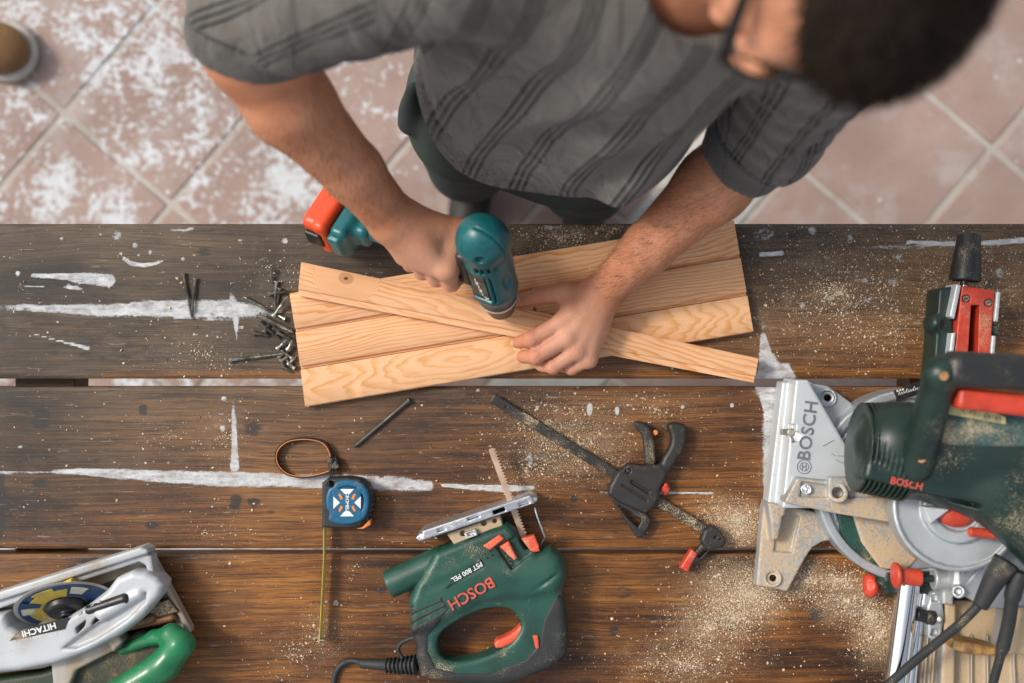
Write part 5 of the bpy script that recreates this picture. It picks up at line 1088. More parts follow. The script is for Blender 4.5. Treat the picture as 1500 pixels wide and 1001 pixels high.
for i in range(4):
    a, b_, c_2, d_ = rad[i]
    A(ell(Rm[i] + ds * 2 + dw * 2, (13, 13, 12)), 6); A(cap(Rm[i], Rp[i], a, b_), 3.5); A(ell(Rp[i], (b_ + .8,) * 3), 2); A(cap(Rp[i], Rd[i], b_, c_2), 2.5); A(cap(Rd[i], Rt[i], c_2, d_), 2.5)
A(cap(RW, cu_(50, -18, 34), 22, 17), 16); A(cap(cu_(50, -18, 34), cu_(34, -30, 22), 17, 13), 8); A(cap(cu_(34, -30, 22), cu_(34, -30, -8), 12.5, 11), 4); A(cap(cu_(34, -30, -8), cu_(40, -20, -28), 11, 9), 3)
A(cap(cu_(50, -14, 34), Rm[0], 16, 14), 12)
def skin_mat():
    b = NB('skin'); v = b.coord()
    c = b.mix(b.ss(b.noise(v, 14, 4), .35, .68), (.60, .265, .145), (.48, .185, .090))
    c = b.mix(b.ss(b.noise(v, 70, 4, .6), .5, .75, 0, .4), c, (.58, .28, .17))
    tan = b.attr('tan'); c = b.mix(tan, c, (.56, .33, .24)); red = b.attr('red'); c = b.mix(b.math('MULTIPLY', red, .5), c, (.58, .19, .14))
    hr = b.attr('hairy'); st = b.noise(b.map(v, (1, 1, 1)), 420, 3, .7); st2 = b.noise(b.map(v, (2.2, 2.2, .5), rot=(.6, .5, .8)), 260, 3, .6, .5)
    c = b.mix(b.math('MULTIPLY', b.ss(st2, .53, .66, 0, .55), hr), c, (.16, .08, .045))
    h = b.math('ADD', b.math('MULTIPLY', b.vor(v, 700), .5), b.noise(v, 220, 4, .6)); wr = b.noise(b.map(v, (1, 1, 1)), 60, 4)
    return b.set(col=c, rough=b.math('ADD', .42, b.math('MULTIPLY', b.noise(v, 40, 3), .2)), normal=b.bump(b.math('ADD', b.math('ADD', h, b.math('MULTIPLY', wr, 1.8)), b.math('MULTIPLY', b.math('MULTIPLY', b.math('ABSOLUTE', b.math('SUBTRACT', b.noise(b.map(v, (1, .35, 1), rot=(0, 0, .5)), 260, 2, .5, .8), .5)), red), 9)), .5, .0010), spec=.4, sss=(.12, (1.0, .35, .2), .006))
M_skin = skin_mat()
V, F = body.mesh(); VB = V
hand = np.maximum(np.clip(1 - (np.linalg.norm(V - np.mean(mcp, 0), axis=1) - 25) / 60, 0, 1), np.clip(1 - (np.linalg.norm(V - np.mean(Rm, 0), axis=1) - 30) / 55, 0, 1))
red = np.zeros(len(V))
for c_2 in mcp + pip + Rm + Rp + [tipj, ttp] + tip: red = np.maximum(red, np.clip(1.2 - np.linalg.norm(V - c_2, axis=1) / 16, 0, 1))
def tseg(a, b_): ab = b_ - a; return np.clip((V - a) @ ab / (ab @ ab), -1, 2), np.linalg.norm(V - a - np.clip((V - a) @ ab / (ab @ ab), 0, 1)[:, None] * ab, axis=1)
tl, dl = tseg(EL, WL); tr, dr = tseg(ER, WR)
hairy = np.clip(1.25 - np.abs(tl - .5) * 1.6, 0, 1) * (dl < 60) + .6 * np.clip(1.25 - np.abs(tr - .55) * 1.8, 0, 1) * (dr < 60)
face = np.clip(1 - (np.linalg.norm(V - Hc, axis=1) - 120) / 40, 0, 1)
B_ = mesh_mm('body', V, F, M_skin, P_, attrs={'tan': np.clip(hand * .5 + face * .22, 0, 1), 'red': red, 'hairy': np.clip(hairy, 0, 1)})
del body
# eyes
M_eye = pmat('eye_white', (.75, .73, .70), .2, nscale=200, var=.05); M_iris = pmat('brown_iris', (.06, .03, .015), .15, nscale=300)
for s_ in (-1, 1):
    V, F = lathe_geo([(11.5 * math.cos(math.pi * i / 10 - math.pi) , max(.05, 11.5 * math.sin(math.pi * i / 10))) for i in range(11)], hp(s_ * 31, 2, 78.5), F_, 16, caps=False); e = mesh_mm('eye', V, F, M_eye, P_)
    V, F = lathe_geo([(11.0, 5.2), (11.75, 4.8), (12.0, .1)], hp(s_ * 31, 2, 78.5), F_ + U_ * -.25, 14); mesh_mm('iris', V, F, M_iris, e)
# forearm hairs
def arm_hairs(a, b_, n, seed, t0, t1):
    r_ = np.random.RandomState(seed); w = (b_ - a) / np.linalg.norm(b_ - a); M = frame((0, 0, 1), w); Vn = VB; L = np.linalg.norm(b_ - a)
    p = Vn - a; t = p @ w / L; rad = np.linalg.norm(p - np.outer(p @ w, w), axis=1); ok = np.flatnonzero((t > t0) & (t < t1) & (rad < 62) & (rad > 12)); k = r_.choice(ok, n); HV = []; HF = []
    for i in k:
        c0 = Vn[i]; nn = (c0 - a) - w * ((c0 - a) @ w); nn /= np.linalg.norm(nn); side = np.cross(w, nn)
        d = w * .8 + side * (.55 + r_.randn() * .25) + nn * .25; d /= np.linalg.norm(d); l_ = r_.uniform(8, 17); sw = np.cross(nn, d) * .11; p1 = c0 + d * l_ * .5 + nn * .6; p2 = c0 + d * l_ - nn * .3
        o_ = len(HV); HV += [c0 - nn * .3 - sw, c0 - nn * .3 + sw, p1 + sw, p1 - sw, p2]; HF += [(o_, o_ + 1, o_ + 2, o_ + 3), (o_ + 3, o_ + 2, o_ + 4)]
    return HV, HF
HVF = join_geo(arm_hairs(EL, WL, 2600, 1, .12, .97), arm_hairs(ER, WR, 1600, 2, .2, .95))
M_ah = pmat('arm_hair', (.07, .032, .014), .6)
mesh_mm('arm_hair', HVF[0], HVF[1], M_ah, B_, smooth=False)['kind'] = 'stuff'
# ears' fingernails
M_nail = pmat('fingernail', (.60, .37, .29), .3, nscale=200, var=.1)
for i in range(4):
    d_ = tip[i] - dip[i]; d_ /= np.linalg.norm(d_); n_ = np.array([-.8, .05, .35]) if i < 3 else np.array([-.6, -.2, .5]); n_ = n_ - d_ * (n_ @ d_); n_ /= np.linalg.norm(n_)
    build('fingernail', [ell(tip[i] - d_ * 1.0 + n_ * (rr[i][3] - 1.2), (6.2, 4.6, 1.9), frame(d_, n_))], M_nail, P_, vox=.6)
d_ = ttp - tipj; d_ /= np.linalg.norm(d_); n_ = np.array([.0, .5, .8]); n_ -= d_ * (n_ @ d_); n_ /= np.linalg.norm(n_)
build('fingernail', [ell(ttp + n_ * 7.4, (8, 6, 2.0), frame(d_, n_))], M_nail, P_, vox=.6)
# ------------------------------------------------------------------ hair: cap + strands
hv = Vol(Hc - 175, Hc + 175, 3.2)
hv.add(ell(hp(0, 34, -14), (90, 104, 110), HM)); hv.add(ell(hp(6, 80, 18), (66, 44, 62), HM), 24)
def ncut(x, y, z):
    X, Y, Z = loc(x, y, z, Hc, np.stack([Lh, U_, F_]))
    return -(Y * .62 + -Z * .78 - 2 + 12 * np.abs(X / 60) ** 2 * .4)      # keep above/behind the hairline
hv.add(lambda x, y, z: (lambda X, Y, Z: np.maximum(-(Y - 62 + .0 * Z), Z - 12) * 0 + np.minimum(-(Y - 66 - 6 * np.cos(X / 22.)), Z - 14) )(*[np.broadcast_to(a, np.broadcast_shapes(x.shape, y.shape, z.shape)) for a in loc(x, y, z, Hc, np.stack([Lh, U_, F_]))]), 10, op='i', lo=Hc - 200, hi=Hc + 200)
hv.add(lambda x, y, z: -(loc(x, y, z, Hc, np.stack([Lh, U_, F_]))[1] + 50 + 0 * x), 8, op='i', lo=Hc - 200, hi=Hc + 200)
nz_ = np.random.RandomState(5)
V, F = hv.mesh()
M_hair = pmat('dark_brown_hair', (.013, .008, .005), .55, c2=(.028, .017, .010), nscale=120, bump=1.0, bscale=500, spec=.15)
cc_ = V - Hc; X_, Y_, Z_ = cc_ @ Lh, cc_ @ U_, cc_ @ F_
V2 = V + (cc_ / np.linalg.norm(cc_, axis=1)[:, None]) * (2.2 * np.sin(X_ / 5.0 + Z_ / 11.) * np.sin(Y_ / 9. + X_ / 13.))[:, None]
hair = mesh_mm('hair', V2, F, M_hair, P_)
# strands
rs = np.random.RandomState(3); fc = V[F].mean(1); fn = np.cross(V[F[:, 1]] - V[F[:, 0]], V[F[:, 3]] - V[F[:, 0]]); fn /= np.maximum(np.linalg.norm(fn, axis=1), 1e-9)[:, None]
out = (fn * (fc - Hc)).sum(1) > 0; pick = rs.choice(np.flatnonzero(out), 14000); SV = []; SF = []
flow = np.cross(fn[pick], Lh); 
for j, i in enumerate(pick):
    n0 = fn[i]; d0 = (U_ * .25 + F_ * (.55 if (fc[i] - Hc) @ U_ > 70 else -.1) - U_ * (.9 if (fc[i] - Hc) @ U_ < 40 else 0)) + rs.randn(3) * .32; d0 = d0 - n0 * (d0 @ n0); d0 /= max(np.linalg.norm(d0), .2)
    L0 = rs.uniform(12, 32) * (1.0 if (fc[i] - Hc) @ U_ > 20 else .5); p0 = fc[i] - n0 * 1; p1 = p0 + (n0 * .55 + d0 * .6) * L0 * .6; p2 = p1 + (n0 * .15 + d0) * L0 * .5; sd = np.cross(n0, d0); sd /= max(np.linalg.norm(sd), .1); sd *= .9
    o_ = len(SV); SV += [p0 - sd, p0 + sd, p1 + sd * .8, p1 - sd * .8, p2]; SF += [(o_, o_ + 1, o_ + 2, o_ + 3), (o_ + 3, o_ + 2, o_ + 4)]
mesh_mm('hair_strands', SV, SF, M_hair, hair, smooth=False)['kind'] = 'stuff'
for s_ in (-1, 1):
    V, F = tube_geo(spline([hp(s_ * 47, 15, 84), hp(s_ * 32, 21, 95), hp(s_ * 14, 18, 99)], 5), [1.5] * 3 + [3.2] * 5 + [2.2] * 3, 6, flat=(1, .8)); mesh_mm('eyebrow', V, F, M_hair, P_)
# ------------------------------------------------------------------ glasses
G_ = thing('eyeglasses', 'thin dark-framed eyeglasses worn by the bending person', 'eyeglasses', tuple(hp(0, 3, 108)))
M_frame = pmat('dark_metal_frame', (.02, .018, .016), .3, metal=.5, nscale=80)
b = NB('lens_glass'); b.b.inputs['Transmission Weight'].default_value = 1; b.b.inputs['IOR'].default_value = 1.45; M_lens = b.set(col=(.97, .98, .98), rough=.02)
for s_ in (-1, 1):
    rim_ = [hp(s_ * (33 + 27 * math.copysign(abs(math.cos(a)) ** .75, math.cos(a))), 2 + 20 * math.copysign(abs(math.sin(a)) ** .75, math.sin(a)), 108 - 5 * abs(math.cos(a)) * (math.cos(a) > 0)) for a in np.linspace(0, 2 * math.pi, 36, endpoint=False)]
    V, F = tube_geo(rim_, 2.2, 8, closed=True); mesh_mm('rim', V, F, M_frame, G_)
    n = len(rim_); V = [p - F_ * .6 for p in rim_] + [p + F_ * .6 for p in rim_]; mesh_mm('lens', V, [tuple(range(n))[::-1], tuple(range(n, 2 * n))] + [(i, (i + 1) % n, n + (i + 1) % n, n + i) for i in range(n)], M_lens, G_, smooth=False)
    V, F = tube_geo(spline([hp(s_ * 60, 8, 104), hp(s_ * 70, 9, 98), hp(s_ * 76, 9, 80), hp(s_ * 80, 8, 20), hp(s_ * 82, 4, -8), hp(s_ * 80, -18, -26)], 6), 4.4, 8, flat=(.75, 1.3)); mesh_mm('temple_arm', V, F, M_frame, G_)
V, F = tube_geo(spline([hp(-7, 6, 108), hp(0, 9, 111), hp(7, 6, 108)], 5), 1.3, 8); mesh_mm('bridge', V, F, M_frame, G_)
# ------------------------------------------------------------------ shirt
Rd_ = (WR - ER) / np.linalg.norm(WR - ER); Ld_ = (WL - EL) / np.linalg.norm(WL - EL)
class Loft:
    """stack of rotated ellipses: rows (z, cx, cy, rx, ry, rot)"""
    def __init__(s, rows, bump=None): s.r = np.array(rows, float); s.b = bump
    def par(s, z): return [np.interp(z, s.r[:, 0], s.r[:, i]) for i in range(1, 6)]
    def fn(s, grow=0.0):
        def f(x, y, z):
            cx, cy, rx, ry, ro = s.par(z); ro = np.radians(ro); c, q_ = np.cos(ro), np.sin(ro)
            u = (x - cx) * c + (y - cy) * q_; v = -(x - cx) * q_ + (y - cy) * c; rx = rx + grow; ry = ry + grow
            k = ((np.abs(u) / rx) ** 2.05 + (np.abs(v) / ry) ** 2.05) ** (1 / 2.05)
            d = (k - 1) * np.minimum(rx, ry)
            if s.b is not None: d = d - s.b(u, v, z)
            return d
        return f
zt = np.array([150, 200, 260, 340, 430, 520, 580, 625])
rows = [(150, 46, 338, 186, 148, -22), (200, 48, 338, 189, 149, -22), (260, 58, 344, 190, 143, -19), (340, 78, 354, 186, 134, -14), (430, 108, 362, 186, 124, -8), (520, 142, 364, 186, 112, -7), (585, 166, 366, 150, 92, -6), (640, 184, 366, 72, 70, -5)]
def folds(u, v, z):
    t = u * .021 + z * .0045; a = np.exp(-((z - 300) / 190.) ** 2)
    return 1.5 * (7 * np.sin(u * .028 + z * .012 + 1.0) * a + 5 * np.sin(u * .055 - z * .018 + v * .01) * np.exp(-((z - 420) / 120.) ** 2) + 3.0 * np.sin(z * .045 + u * .02) * np.exp(-((z - 215) / 50.) ** 2) + 9 * np.exp(-((u - 120 + (z - 380) * .1) / 26.) ** 2) * np.exp(-((z - 300) / 140.) ** 2) - 8 * np.exp(-((u - 78 + (z - 380) * .15) / 20.) ** 2) * np.exp(-((z - 330) / 140.) ** 2)).astype(np.float32)
LF = Loft(rows, folds)
shv = Vol((-440, 60, 140), (500, 620, 670), 3.4)
shv.add(LF.fn())
shv.add(ell((150, 368, 540), (215, 96, 66), frame((1, -.1, 0))), 30); shv.add(cap(SR, SL, 74, 76), 40)
def wob(fn, f1, f2, amp, c):
    def g_(x, y, z): return fn(x, y, z) + amp * np.sin((x - c[0]) * f1 + (z - c[2]) * f2 * 1.3 + (y - c[1]) * .02) * np.sin((y - c[1]) * f2 + (z - c[2]) * f1)
    return bb(g_, fn.lo - amp, fn.hi + amp)
shv.add(wob(cap(SR, ER * .88 + SR * .12 - Rd_ * 16, 82, 61), .05, .06, 3.5, SR), 34)
cR, cL = ER + Rd_ * 10 * 0 - Rd_ * 6 + np.array([4., 2, 0]), EL + Ld_ * 56; Rc = np.array([-.30, -.78, -.55]); Rc /= np.linalg.norm(Rc)
shv.add(wob(cap(ER - Rd_ * 26 + [6, 2, 4], cR - Rd_ * 18, 60, 57), .06, .05, 2.5, ER), 24)
shv.add(cyl(cR - Rc * 16, cR + Rc * 6, 62, 60, 6), 5); shv.add(cyl(cR - Rc * 42, cR - Rc * 20, 66, 64, 8), 2)
shv.add(wob(cap(SL, EL + [10, 6, 10], 80, 61), .05, .07, 4, SL), 34); shv.add(wob(cap(EL + [10, 6, 10], cL - Ld_ * 30, 64, 55), .09, .05, 3, EL), 22); shv.add(cyl(cL - Ld_ * 34, cL, 53, 49.5, 4), 6)
def groove(c, n, t, r_in, half):
    def g_(x, y, z):
        X, Y, Z = x - c[0], y - c[1], z - c[2]; a = X * n[0] + Y * n[1] + Z * n[2] - t; rad = np.sqrt(np.maximum(X * X + Y * Y + Z * Z - (a + t) ** 2, 0)); return np.maximum(np.abs(a) - half, np.maximum(r_in - rad, rad - r_in - 22))
    return bb(g_, c - 110, c + 110)
shv.add(groove(cR, Rc, -18, 58, 1.8), 3, op='s'); shv.add(groove(cL, Ld_, -38, 50, 1.5), 2.5, op='s')
# creases on the sleeves
for a, b_, r_ in (((-300, 300, 470), (-225, 285, 470), 5), ((-330, 330, 460), (-215, 300, 505), 6), ((-260, 270, 440), (-150, 300, 540), 6), ((345, 180, 330), (280, 200, 330), 5), ((372, 235, 360), (300, 190, 300), 6), ((385, 265, 400), (330, 190, 380), 6)): shv.add(cap(a, b_, r_), 12, op='s') if a[0] > 0 else None
# hollow: hem and cuffs open, neck opening
hem = lambda x, y, z: (z - (196 + (x - 40) * -.13 + 14 * np.clip((y - 330) / 150, -1, 1))) * -1
shv.add(hem, 4, op='i', lo=(-440, 60, 140), hi=(500, 620, 670)) if False else None
sl_ = shv._sl(None, None); X3, Y3, Z3 = shv.grid(sl_)
hz_ = 190 + (X3 - 40) * -.16 + 10 * np.clip((Y3 - 330) / 150, -1, 1)
shv.d = np.maximum(shv.d, np.where(X3 < -225, -9, np.where((X3 > 235), -9, 1) * 1.0) * 0 + np.where((X3 > -215) & (X3 < 250), (hz_ - Z3), -99)).astype(np.float32)
inner = Loft(rows, folds).fn(-5.0); di = inner(X3, Y3, Z3); shv.d = np.maximum(shv.d, -np.maximum(di, Z3 - hz_ - 70)).astype(np.float32)
shv.add(cyl(cR - Rc * 22, cR + Rc * 34, 55.5), 1, op='s'); shv.add(cyl(cL - Ld_ * 26, cL + Ld_ * 30, 46), 1, op='s')
shv.add(cap((182, 352, 610), (215, 310, 720), 66, 82), 6, op='s')
V, F = shv.mesh(); del shv, di
cx_, cy_, rx_, ry_, ro_ = LF.par(V[:, 2]); ro_ = np.radians(ro_); uu = (V[:, 0] - cx_) * np.cos(ro_) + (V[:, 1] - cy_) * np.sin(ro_); vv_ = -(V[:, 0] - cx_) * np.sin(ro_) + (V[:, 1] - cy_) * np.cos(ro_)
ut = uu * (1 + .12 * (V[:, 2] - 190) / 300) + (V[:, 2] - 190) * .14
def around(a, b_, ref):
    w = (b_ - a) / np.linalg.norm(b_ - a); M = frame(ref, w); p = V - a; t = p @ w; d = np.linalg.norm(p - np.outer(t, w), axis=1); return np.arctan2(p @ M[1], p @ M[0]) * 78, d, t / np.linalg.norm(b_ - a)
aR, dR, tR = around(SR, ER, (0, 0, 1.)); aL, dL, tL = around(SL, EL, (0, 1., 0))
sR = (V[:, 0] < -130 - .0 * V[:, 2]) & (V[:, 2] > 300); sL = ((dL < 105) & (V[:, 0] > 262)) | (V[:, 0] > 330)
u_at = np.where(sR, aR, np.where(sL, aL, ut))
cuff = np.zeros(len(V)); 
for c_2, dd, L0 in ((cR, Rc, 22), (cL, Ld_, 36)): t = (V - c_2) @ dd; r_ = np.linalg.norm((V - c_2) - np.outer(t, dd), axis=1); cuff = np.maximum(cuff, ((t > -L0) & (r_ < 85)).astype(float))
def knit():
    b = NB('grey_ribbed_knit'); v = b.coord('Object'); u = b.attr('u_at'); cf = b.attr('cuff')
    u = b.math('ADD', u, b.math('MULTIPLY', b.math('SUBTRACT', b.noise(v, 9, 2), .5), 7))
    g = b.math('FRACT', b.math('DIVIDE', u, 64.0)); ing = b.math('MULTIPLY', b.ss(g, .03, .05), b.ss(g, .43, .41))
    w = b.math('SINE', b.math('MULTIPLY', g, 2 * math.pi / .130)); rib = b.math('MULTIPLY', b.math('MULTIPLY', b.ss(w, .25, -.55), ing), b.math('SUBTRACT', 1, cf))
    crib = b.math('MULTIPLY', b.ss(b.math('SINE', b.math('MULTIPLY', b.attr('u_at'), 1.9)), -.3, .6), cf)
    x = b.sep(v); k1 = b.noise(b.map(v, (1, 1, .6)), 900, 2, .5); k2 = b.math('SINE', b.math('MULTIPLY', b.math('ADD', b.math('MULTIPLY', u, 1.0), b.math('MULTIPLY', x[2], 0)), 2.6))
    c = b.mix(b.ss(b.noise(v, 6, 3), .3, .7), (.150, .137, .119), (.078, .068, .058)); c = b.mix(b.ss(k1, .35, .65, 0, .5), c, (.17, .16, .145))
    c = b.mix(b.math('MULTIPLY', rib, .94), c, (.018, .016, .014)); c = b.mix(b.math('MULTIPLY', crib, .35), c, (.04, .04, .04))
    cr = b.math('ABSOLUTE', b.math('SUBTRACT', b.noise(b.map(v, (1.5, .8, .8), rot=(0, 0, .7)), 11, 3, .5, .7), .5)); h = b.math('ADD', b.math('ADD', b.math('MULTIPLY', rib, -2.2), b.math('MULTIPLY', b.ss(cr, 0, .12), 1.9)), b.math('ADD', b.math('MULTIPLY', k1, .8), b.math('ADD', b.math('MULTIPLY', crib, -.8), b.math('MULTIPLY', k2, .06))))
    return b.set(col=c, rough=.9, normal=b.bump(h, .9, .0022), spec=.2)
M_knit = knit()
b_ = M_knit.node_tree.nodes['Principled BSDF']; b_.inputs['Sheen Weight'].default_value = .25; b_.inputs['Sheen Roughness'].default_value = .5
mesh_mm('shirt', V, F, M_knit, P_, attrs={'u_at': u_at, 'cuff': cuff})
V, F = tube_geo(spline([(182 + 68 * math.cos(a) , 350 + 62 * math.sin(a) - 6, 626 - 34 * (math.sin(a) < 0) * abs(math.sin(a)) + 14 * max(0, math.sin(a))) for a in np.linspace(0, 2 * math.pi, 13)], 6)[:-1], 7, 10, closed=True)
col_ = mesh_mm('shirt_collar', V, F, M_knit, P_)
a_ = col_.data.attributes.new('u_at', 'FLOAT', 'POINT'); a_.data.foreach_set('value', np.arange(len(V), dtype=np.float32) * .35); a_ = col_.data.attributes.new('cuff', 'FLOAT', 'POINT'); a_.data.foreach_set('value', np.ones(len(V), np.float32))
# ------------------------------------------------------------------ trousers
def cloth(name, c1, c2_, sc_=900):
    b = NB(name); v = b.coord(); w = b.noise(v, sc_, 2); c = b.mix(b.ss(b.noise(v, 8, 4), .3, .7), c1, c2_); c = b.mix(b.ss(w, .4, .65, 0, .5), c, tuple(x * 1.8 for x in c1))
    return b.set(col=c, rough=.9, normal=b.bump(b.math('ADD', w, b.math('MULTIPLY', b.noise(v, 25, 4), 2)), .5, .0012), spec=.2)
M_tr = cloth('dark_green_grey_twill', (.042, .055, .052), (.030, .040, .040))
tv = Vol((-210, 130, -700), (290, 520, 260), 5.2)
tv.add(Loft([(60, 34, 322, 164, 120, -20), (150, 44, 332, 164, 122, -22), (240, 48, 337, 152, 110, -22)]).fn(), 0, lo=(-210, 130, 62), hi=(290, 520, 232))
tv.add(ell((40, 325, 95), (165, 119, 86), frame((1, -.36, 0))), 26)
tv.add(cap((-58, 322, 60), (-72, 318, -300), 94, 72), 40); tv.add(cap((-72, 318, -300), (-78, 350, -670), 72, 62), 20)
tv.add(cap((112, 292, 60), (128, 280, -300), 96, 74), 40); tv.add(cap((128, 280, -300), (136, 322, -670), 74, 64), 20)
tv.add(cap((-130, 330, 180), (-142, 300, 108), 12, 18), 16); tv.add(cap((-138, 306, 196), (-148, 288, 150), 7, 6), 5, op='s')

def tfold(x, y, z): return 3.2 * np.sin(z * .035 + x * .03) * np.sin(y * .03 + z * .02) + 0 * x
tv.add(tfold, op='d', lo=(-210, 130, -700), hi=(290, 520, 260))
tv.add(ell((38, 335, 246), (160, 116, 20), frame((1, -.19, 0))), 4, op='s')
V, F = tv.mesh(); del tv
mesh_mm('trousers', V, F, M_tr, P_)
M_bt = pmat('work_boot_leather', (.022, .020, .018), .6, nscale=30); M_sole = pmat('dark_sole', (.03, .028, .026), .8)
for x, y, a in ((-80, 330, -8), (138, 300, 10)):
    f_ = np.array([math.sin(R(a)), -math.cos(R(a)), 0]); c0 = np.array([x, y + 20, -750.])
    sh = build('boot', [cap(c0 + f_ * -10 + [0, 0, 60], c0 + f_ * 20 + [0, 0, 120], 42, 40), ('u', cap(c0 + f_ * 0 + [0, 0, 50], c0 + f_ * 170 + [0, 0, 40], 42, 34), 30), ('i', rbox(c0 + f_ * 80 + [0, 0, 100], (200, 200, 86), 4), 2)], M_bt, P_, vox=3)
    build('sole', [cap(c0 + f_ * 0 + [0, 0, 14], c0 + f_ * 172 + [0, 0, 14], 44, 41), ('i', rbox(c0 + f_ * 80 + [0, 0, 16], (220, 220, 14), 3), 1)], M_sole, sh, vox=3)
# ================================================================== SHOE of somebody standing at the left
def fz(px, py, h): return np.array([(px - 750) * (1700 - h) / 1700, (500.5 - py) * (1700 - h) / 1700, h])
Sh = thing('shoe', 'brown suede shoe with pale rubber sole standing alone on the tiles', 'shoe', tuple(fz(0, 75, -750)))
c0 = fz(8, 76, -735); fd = np.array([.98, -.18, 0]); fd /= np.linalg.norm(fd); sd_ = np.array([-fd[1], fd[0], 0])
M_su = cloth('brown_suede', (.20, .115, .055), (.15, .082, .036), 500); M_ps = pmat('pale_rubber_sole', (.50, .48, .43), .7, nscale=30, var=.15)
build('upper', [ell(c0 + [0, 0, 28] + fd * -10, (72, 54, 44), frame(fd)), ('u', cap(c0 - fd * 60 + [0, 0, 34], c0 - fd * 210 + [0, 0, 50], 44, 40), 30), ('u', cap(c0 - fd * 200 + [0, 0, 40], c0 - fd * 205 + [0, 0, 90], 42, 44), 20), ('s', cap(c0 - fd * 200 + [0, 0, 110], c0 - fd * 200 + [0, 0, 60], 36, 28), 4), ('s', rbox(c0 + [0, 0, -34], (400, 400, 30), 2), 2)], M_su, Sh, vox=2.5)
V, F = tube_geo(spline([c0 + fd * a + sd_ * b_ + [0, 0, 58 - abs(b_) * .55] for a, b_ in ((-90, 34), (-40, 36), (0, 26), (16, 0), (0, -26), (-40, -36), (-90, -34))], 6), 2.4, 6); mesh_mm('toe_seam', V, F, M_ps, Sh)
build('sole', [cap(c0 + fd * 6, c0 - fd * 60, 62, 58), ('u', cap(c0 - fd * 60, c0 - fd * 205, 52, 46), 30), ('i', rbox(c0 + [0, 0, 2], (400, 400, 13), 4), 3)], M_ps, Sh, vox=2.5)
V, F = tube_geo([c0 + fd * -70 + sd_ * x_ + [0, 0, 74 - abs(x_) * .2] for x_ in (-24, -8, 8, 24)], 3, 6); mesh_mm('lace', V, F, M_ps, Sh)
V, F = tube_geo([c0 + fd * -100 + sd_ * x_ + [0, 0, 82 - abs(x_) * .2] for x_ in (-24, -8, 8, 24)], 3, 6); mesh_mm('lace', V, F, M_ps, Sh)
# ================================================================== SAWDUST
rs = np.random.RandomState(12)
def scatter(n, areas):
    w = np.array([a[2] * a[3] * a[4] ** 1.6 for a in areas]); w /= w.sum(); k = rs.choice(len(areas), n, p=w); P = np.array([areas[i] for i in k])
    r = np.abs(rs.randn(n)) * .62; t = rs.rand(n) * 2 * np.pi; return P[:, 0] + P[:, 2] * r * np.cos(t), P[:, 1] + P[:, 3] * r * np.sin(t)
def on_plank(py): return ((py > 330) & (py < 553)) | ((py > 569) & (py < 803)) | ((py > 814) & (py < 1044))
def flakes(px, py, h, s0, s1, name, m, label, thick=.5):
    n = len(px); s = s0 + (s1 - s0) * rs.rand(n) ** 3; asp = .35 + .65 * rs.rand(n); c = np.stack([px - 750, 500.5 - py, h + .2 + 0 * px], 1)
    A = rs.randn(n, 3) * [1, 1, .25]; A /= np.linalg.norm(A, axis=1)[:, None]; B = np.cross(rs.randn(n, 3) * [.35, .35, 1], A); B /= np.linalg.norm(B, axis=1)[:, None]; N = np.cross(A, B)
    A *= s[:, None]; B *= (s * asp)[:, None]; N *= (s * thick * .6)[:, None]
    cz = np.abs(A[:, 2]) + np.abs(B[:, 2]) * .5; c[:, 2] += cz * .8
    V = np.stack([c - A * .9 - B * .2, c + B * .8 - A * .1, c + A, c - B * .9 + A * .2, c + N], 1).reshape(-1, 3); o = (np.arange(n) * 5)[:, None]
    F = [o + np.array([[0, 4, 1]]), o + np.array([[1, 4, 2]]), o + np.array([[2, 4, 3]]), o + np.array([[3, 4, 0]])]; F = np.concatenate(F)
    ob = mesh_mm(name, V, F, m, smooth=False, origin=(0, 0, 0)); return tag(ob, label, 'sawdust', kind='stuff')
px, py = scatter(46000, DUST)
def drift(px, py, s=26.0, k=.50): return np.array([mnoise.noise((a / s, b_ / (s * .7), 3.1)) * .7 + mnoise.noise((a / 7.0, b_ / 6.0, 9.1)) * .35 + k for a, b_ in zip(px, py)])
g = on_plank(py) & (px < 1520) & (px > -30) & (drift(px, py) > rs.rand(len(px))); px, py = px[g], py[g]
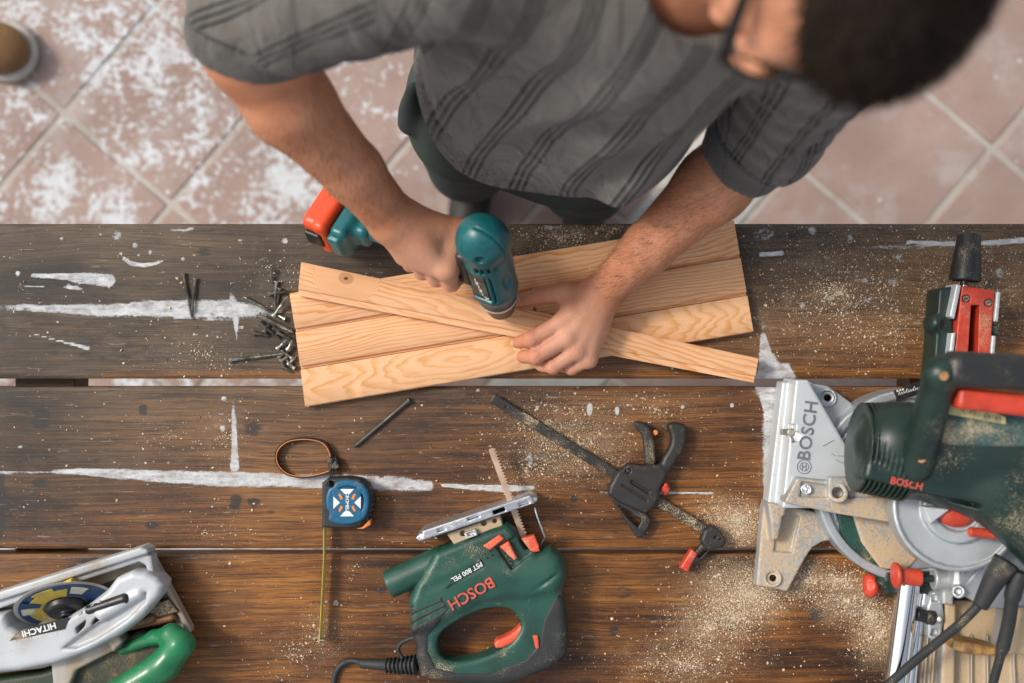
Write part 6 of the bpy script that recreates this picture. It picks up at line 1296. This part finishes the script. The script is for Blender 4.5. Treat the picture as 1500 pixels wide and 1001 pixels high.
px = np.concatenate([px, rs.uniform(-20, 1500, 2600)]); py = np.concatenate([py, rs.uniform(331, 1040, 2600)]); g = on_plank(py); px, py = px[g], py[g]
for i in range(0, len(px)): pass
pile_ = [(1082, 762, 38, 18, 1), (1100, 870, 60, 30, .9), (1075, 905, 50, 30, .8), (1230, 850, 60, 22, .9), (1275, 900, 36, 40, .9), (1010, 975, 70, 20, .4)]
pp, pq = scatter(9000, pile_); g = on_plank(pq); pp, pq = pp[g], pq[g]
hh = np.concatenate([np.zeros(len(px)), rs.rand(len(pp)) * 1.8]); px = np.concatenate([px, pp]); py = np.concatenate([py, pq])
flakes(px, py, hh, .4, 1.75, 'sawdust', M_sawdust, 'pale sawdust scattered over the planks, thickest by the mitre saw')
ax, ay = rs.uniform(0, 1500, 420), rs.uniform(332, 1000, 420); bx_, by_ = scatter(500, DUST); cx2, cy2 = np.concatenate([ax, bx_]), np.concatenate([ay, by_]); g = on_plank(cy2)
flakes(cx2[g], cy2[g], np.zeros(g.sum()), 1.2, 3.4, 'wood_shavings', M_chip, 'larger pale wood chips strewn between the tools', thick=.3)
# crumbs on the boards
rb_ = np.random.RandomState(4); n = 150; s_, t_2 = rb_.rand(n), rb_.rand(n) ; cl = rb_.rand(n) < .5; s_ = np.where(cl, .55 + .14 * rb_.randn(n), s_).clip(.02, .98)
A_, B_2, C_2, D_2 = [np.array(q_) for q_ in ((428, 440), (1072, 332), (1100, 484), (449, 590))]
pts_ = (A_ * (1 - s_[:, None]) + B_2 * s_[:, None]) * (1 - t_2[:, None]) + (D_2 * (1 - s_[:, None]) + C_2 * s_[:, None]) * t_2[:, None]
top_ = 441 + (pts_[:, 0] - 441) * .2105; off = (pts_[:, 1] > top_ - 6) & (pts_[:, 1] < top_ + 54)
pts_ = pts_[~off]; q_ = np.array([tp(a, b_, 18.2)[:2] for a, b_ in pts_]); flakes(q_[:, 0] + 750, 500.5 - q_[:, 1], np.full(len(q_), 18.1), .6, 2.6, 'drill_crumbs', M_chip, 'pale drilling crumbs lying on the pine boards', thick=.4)
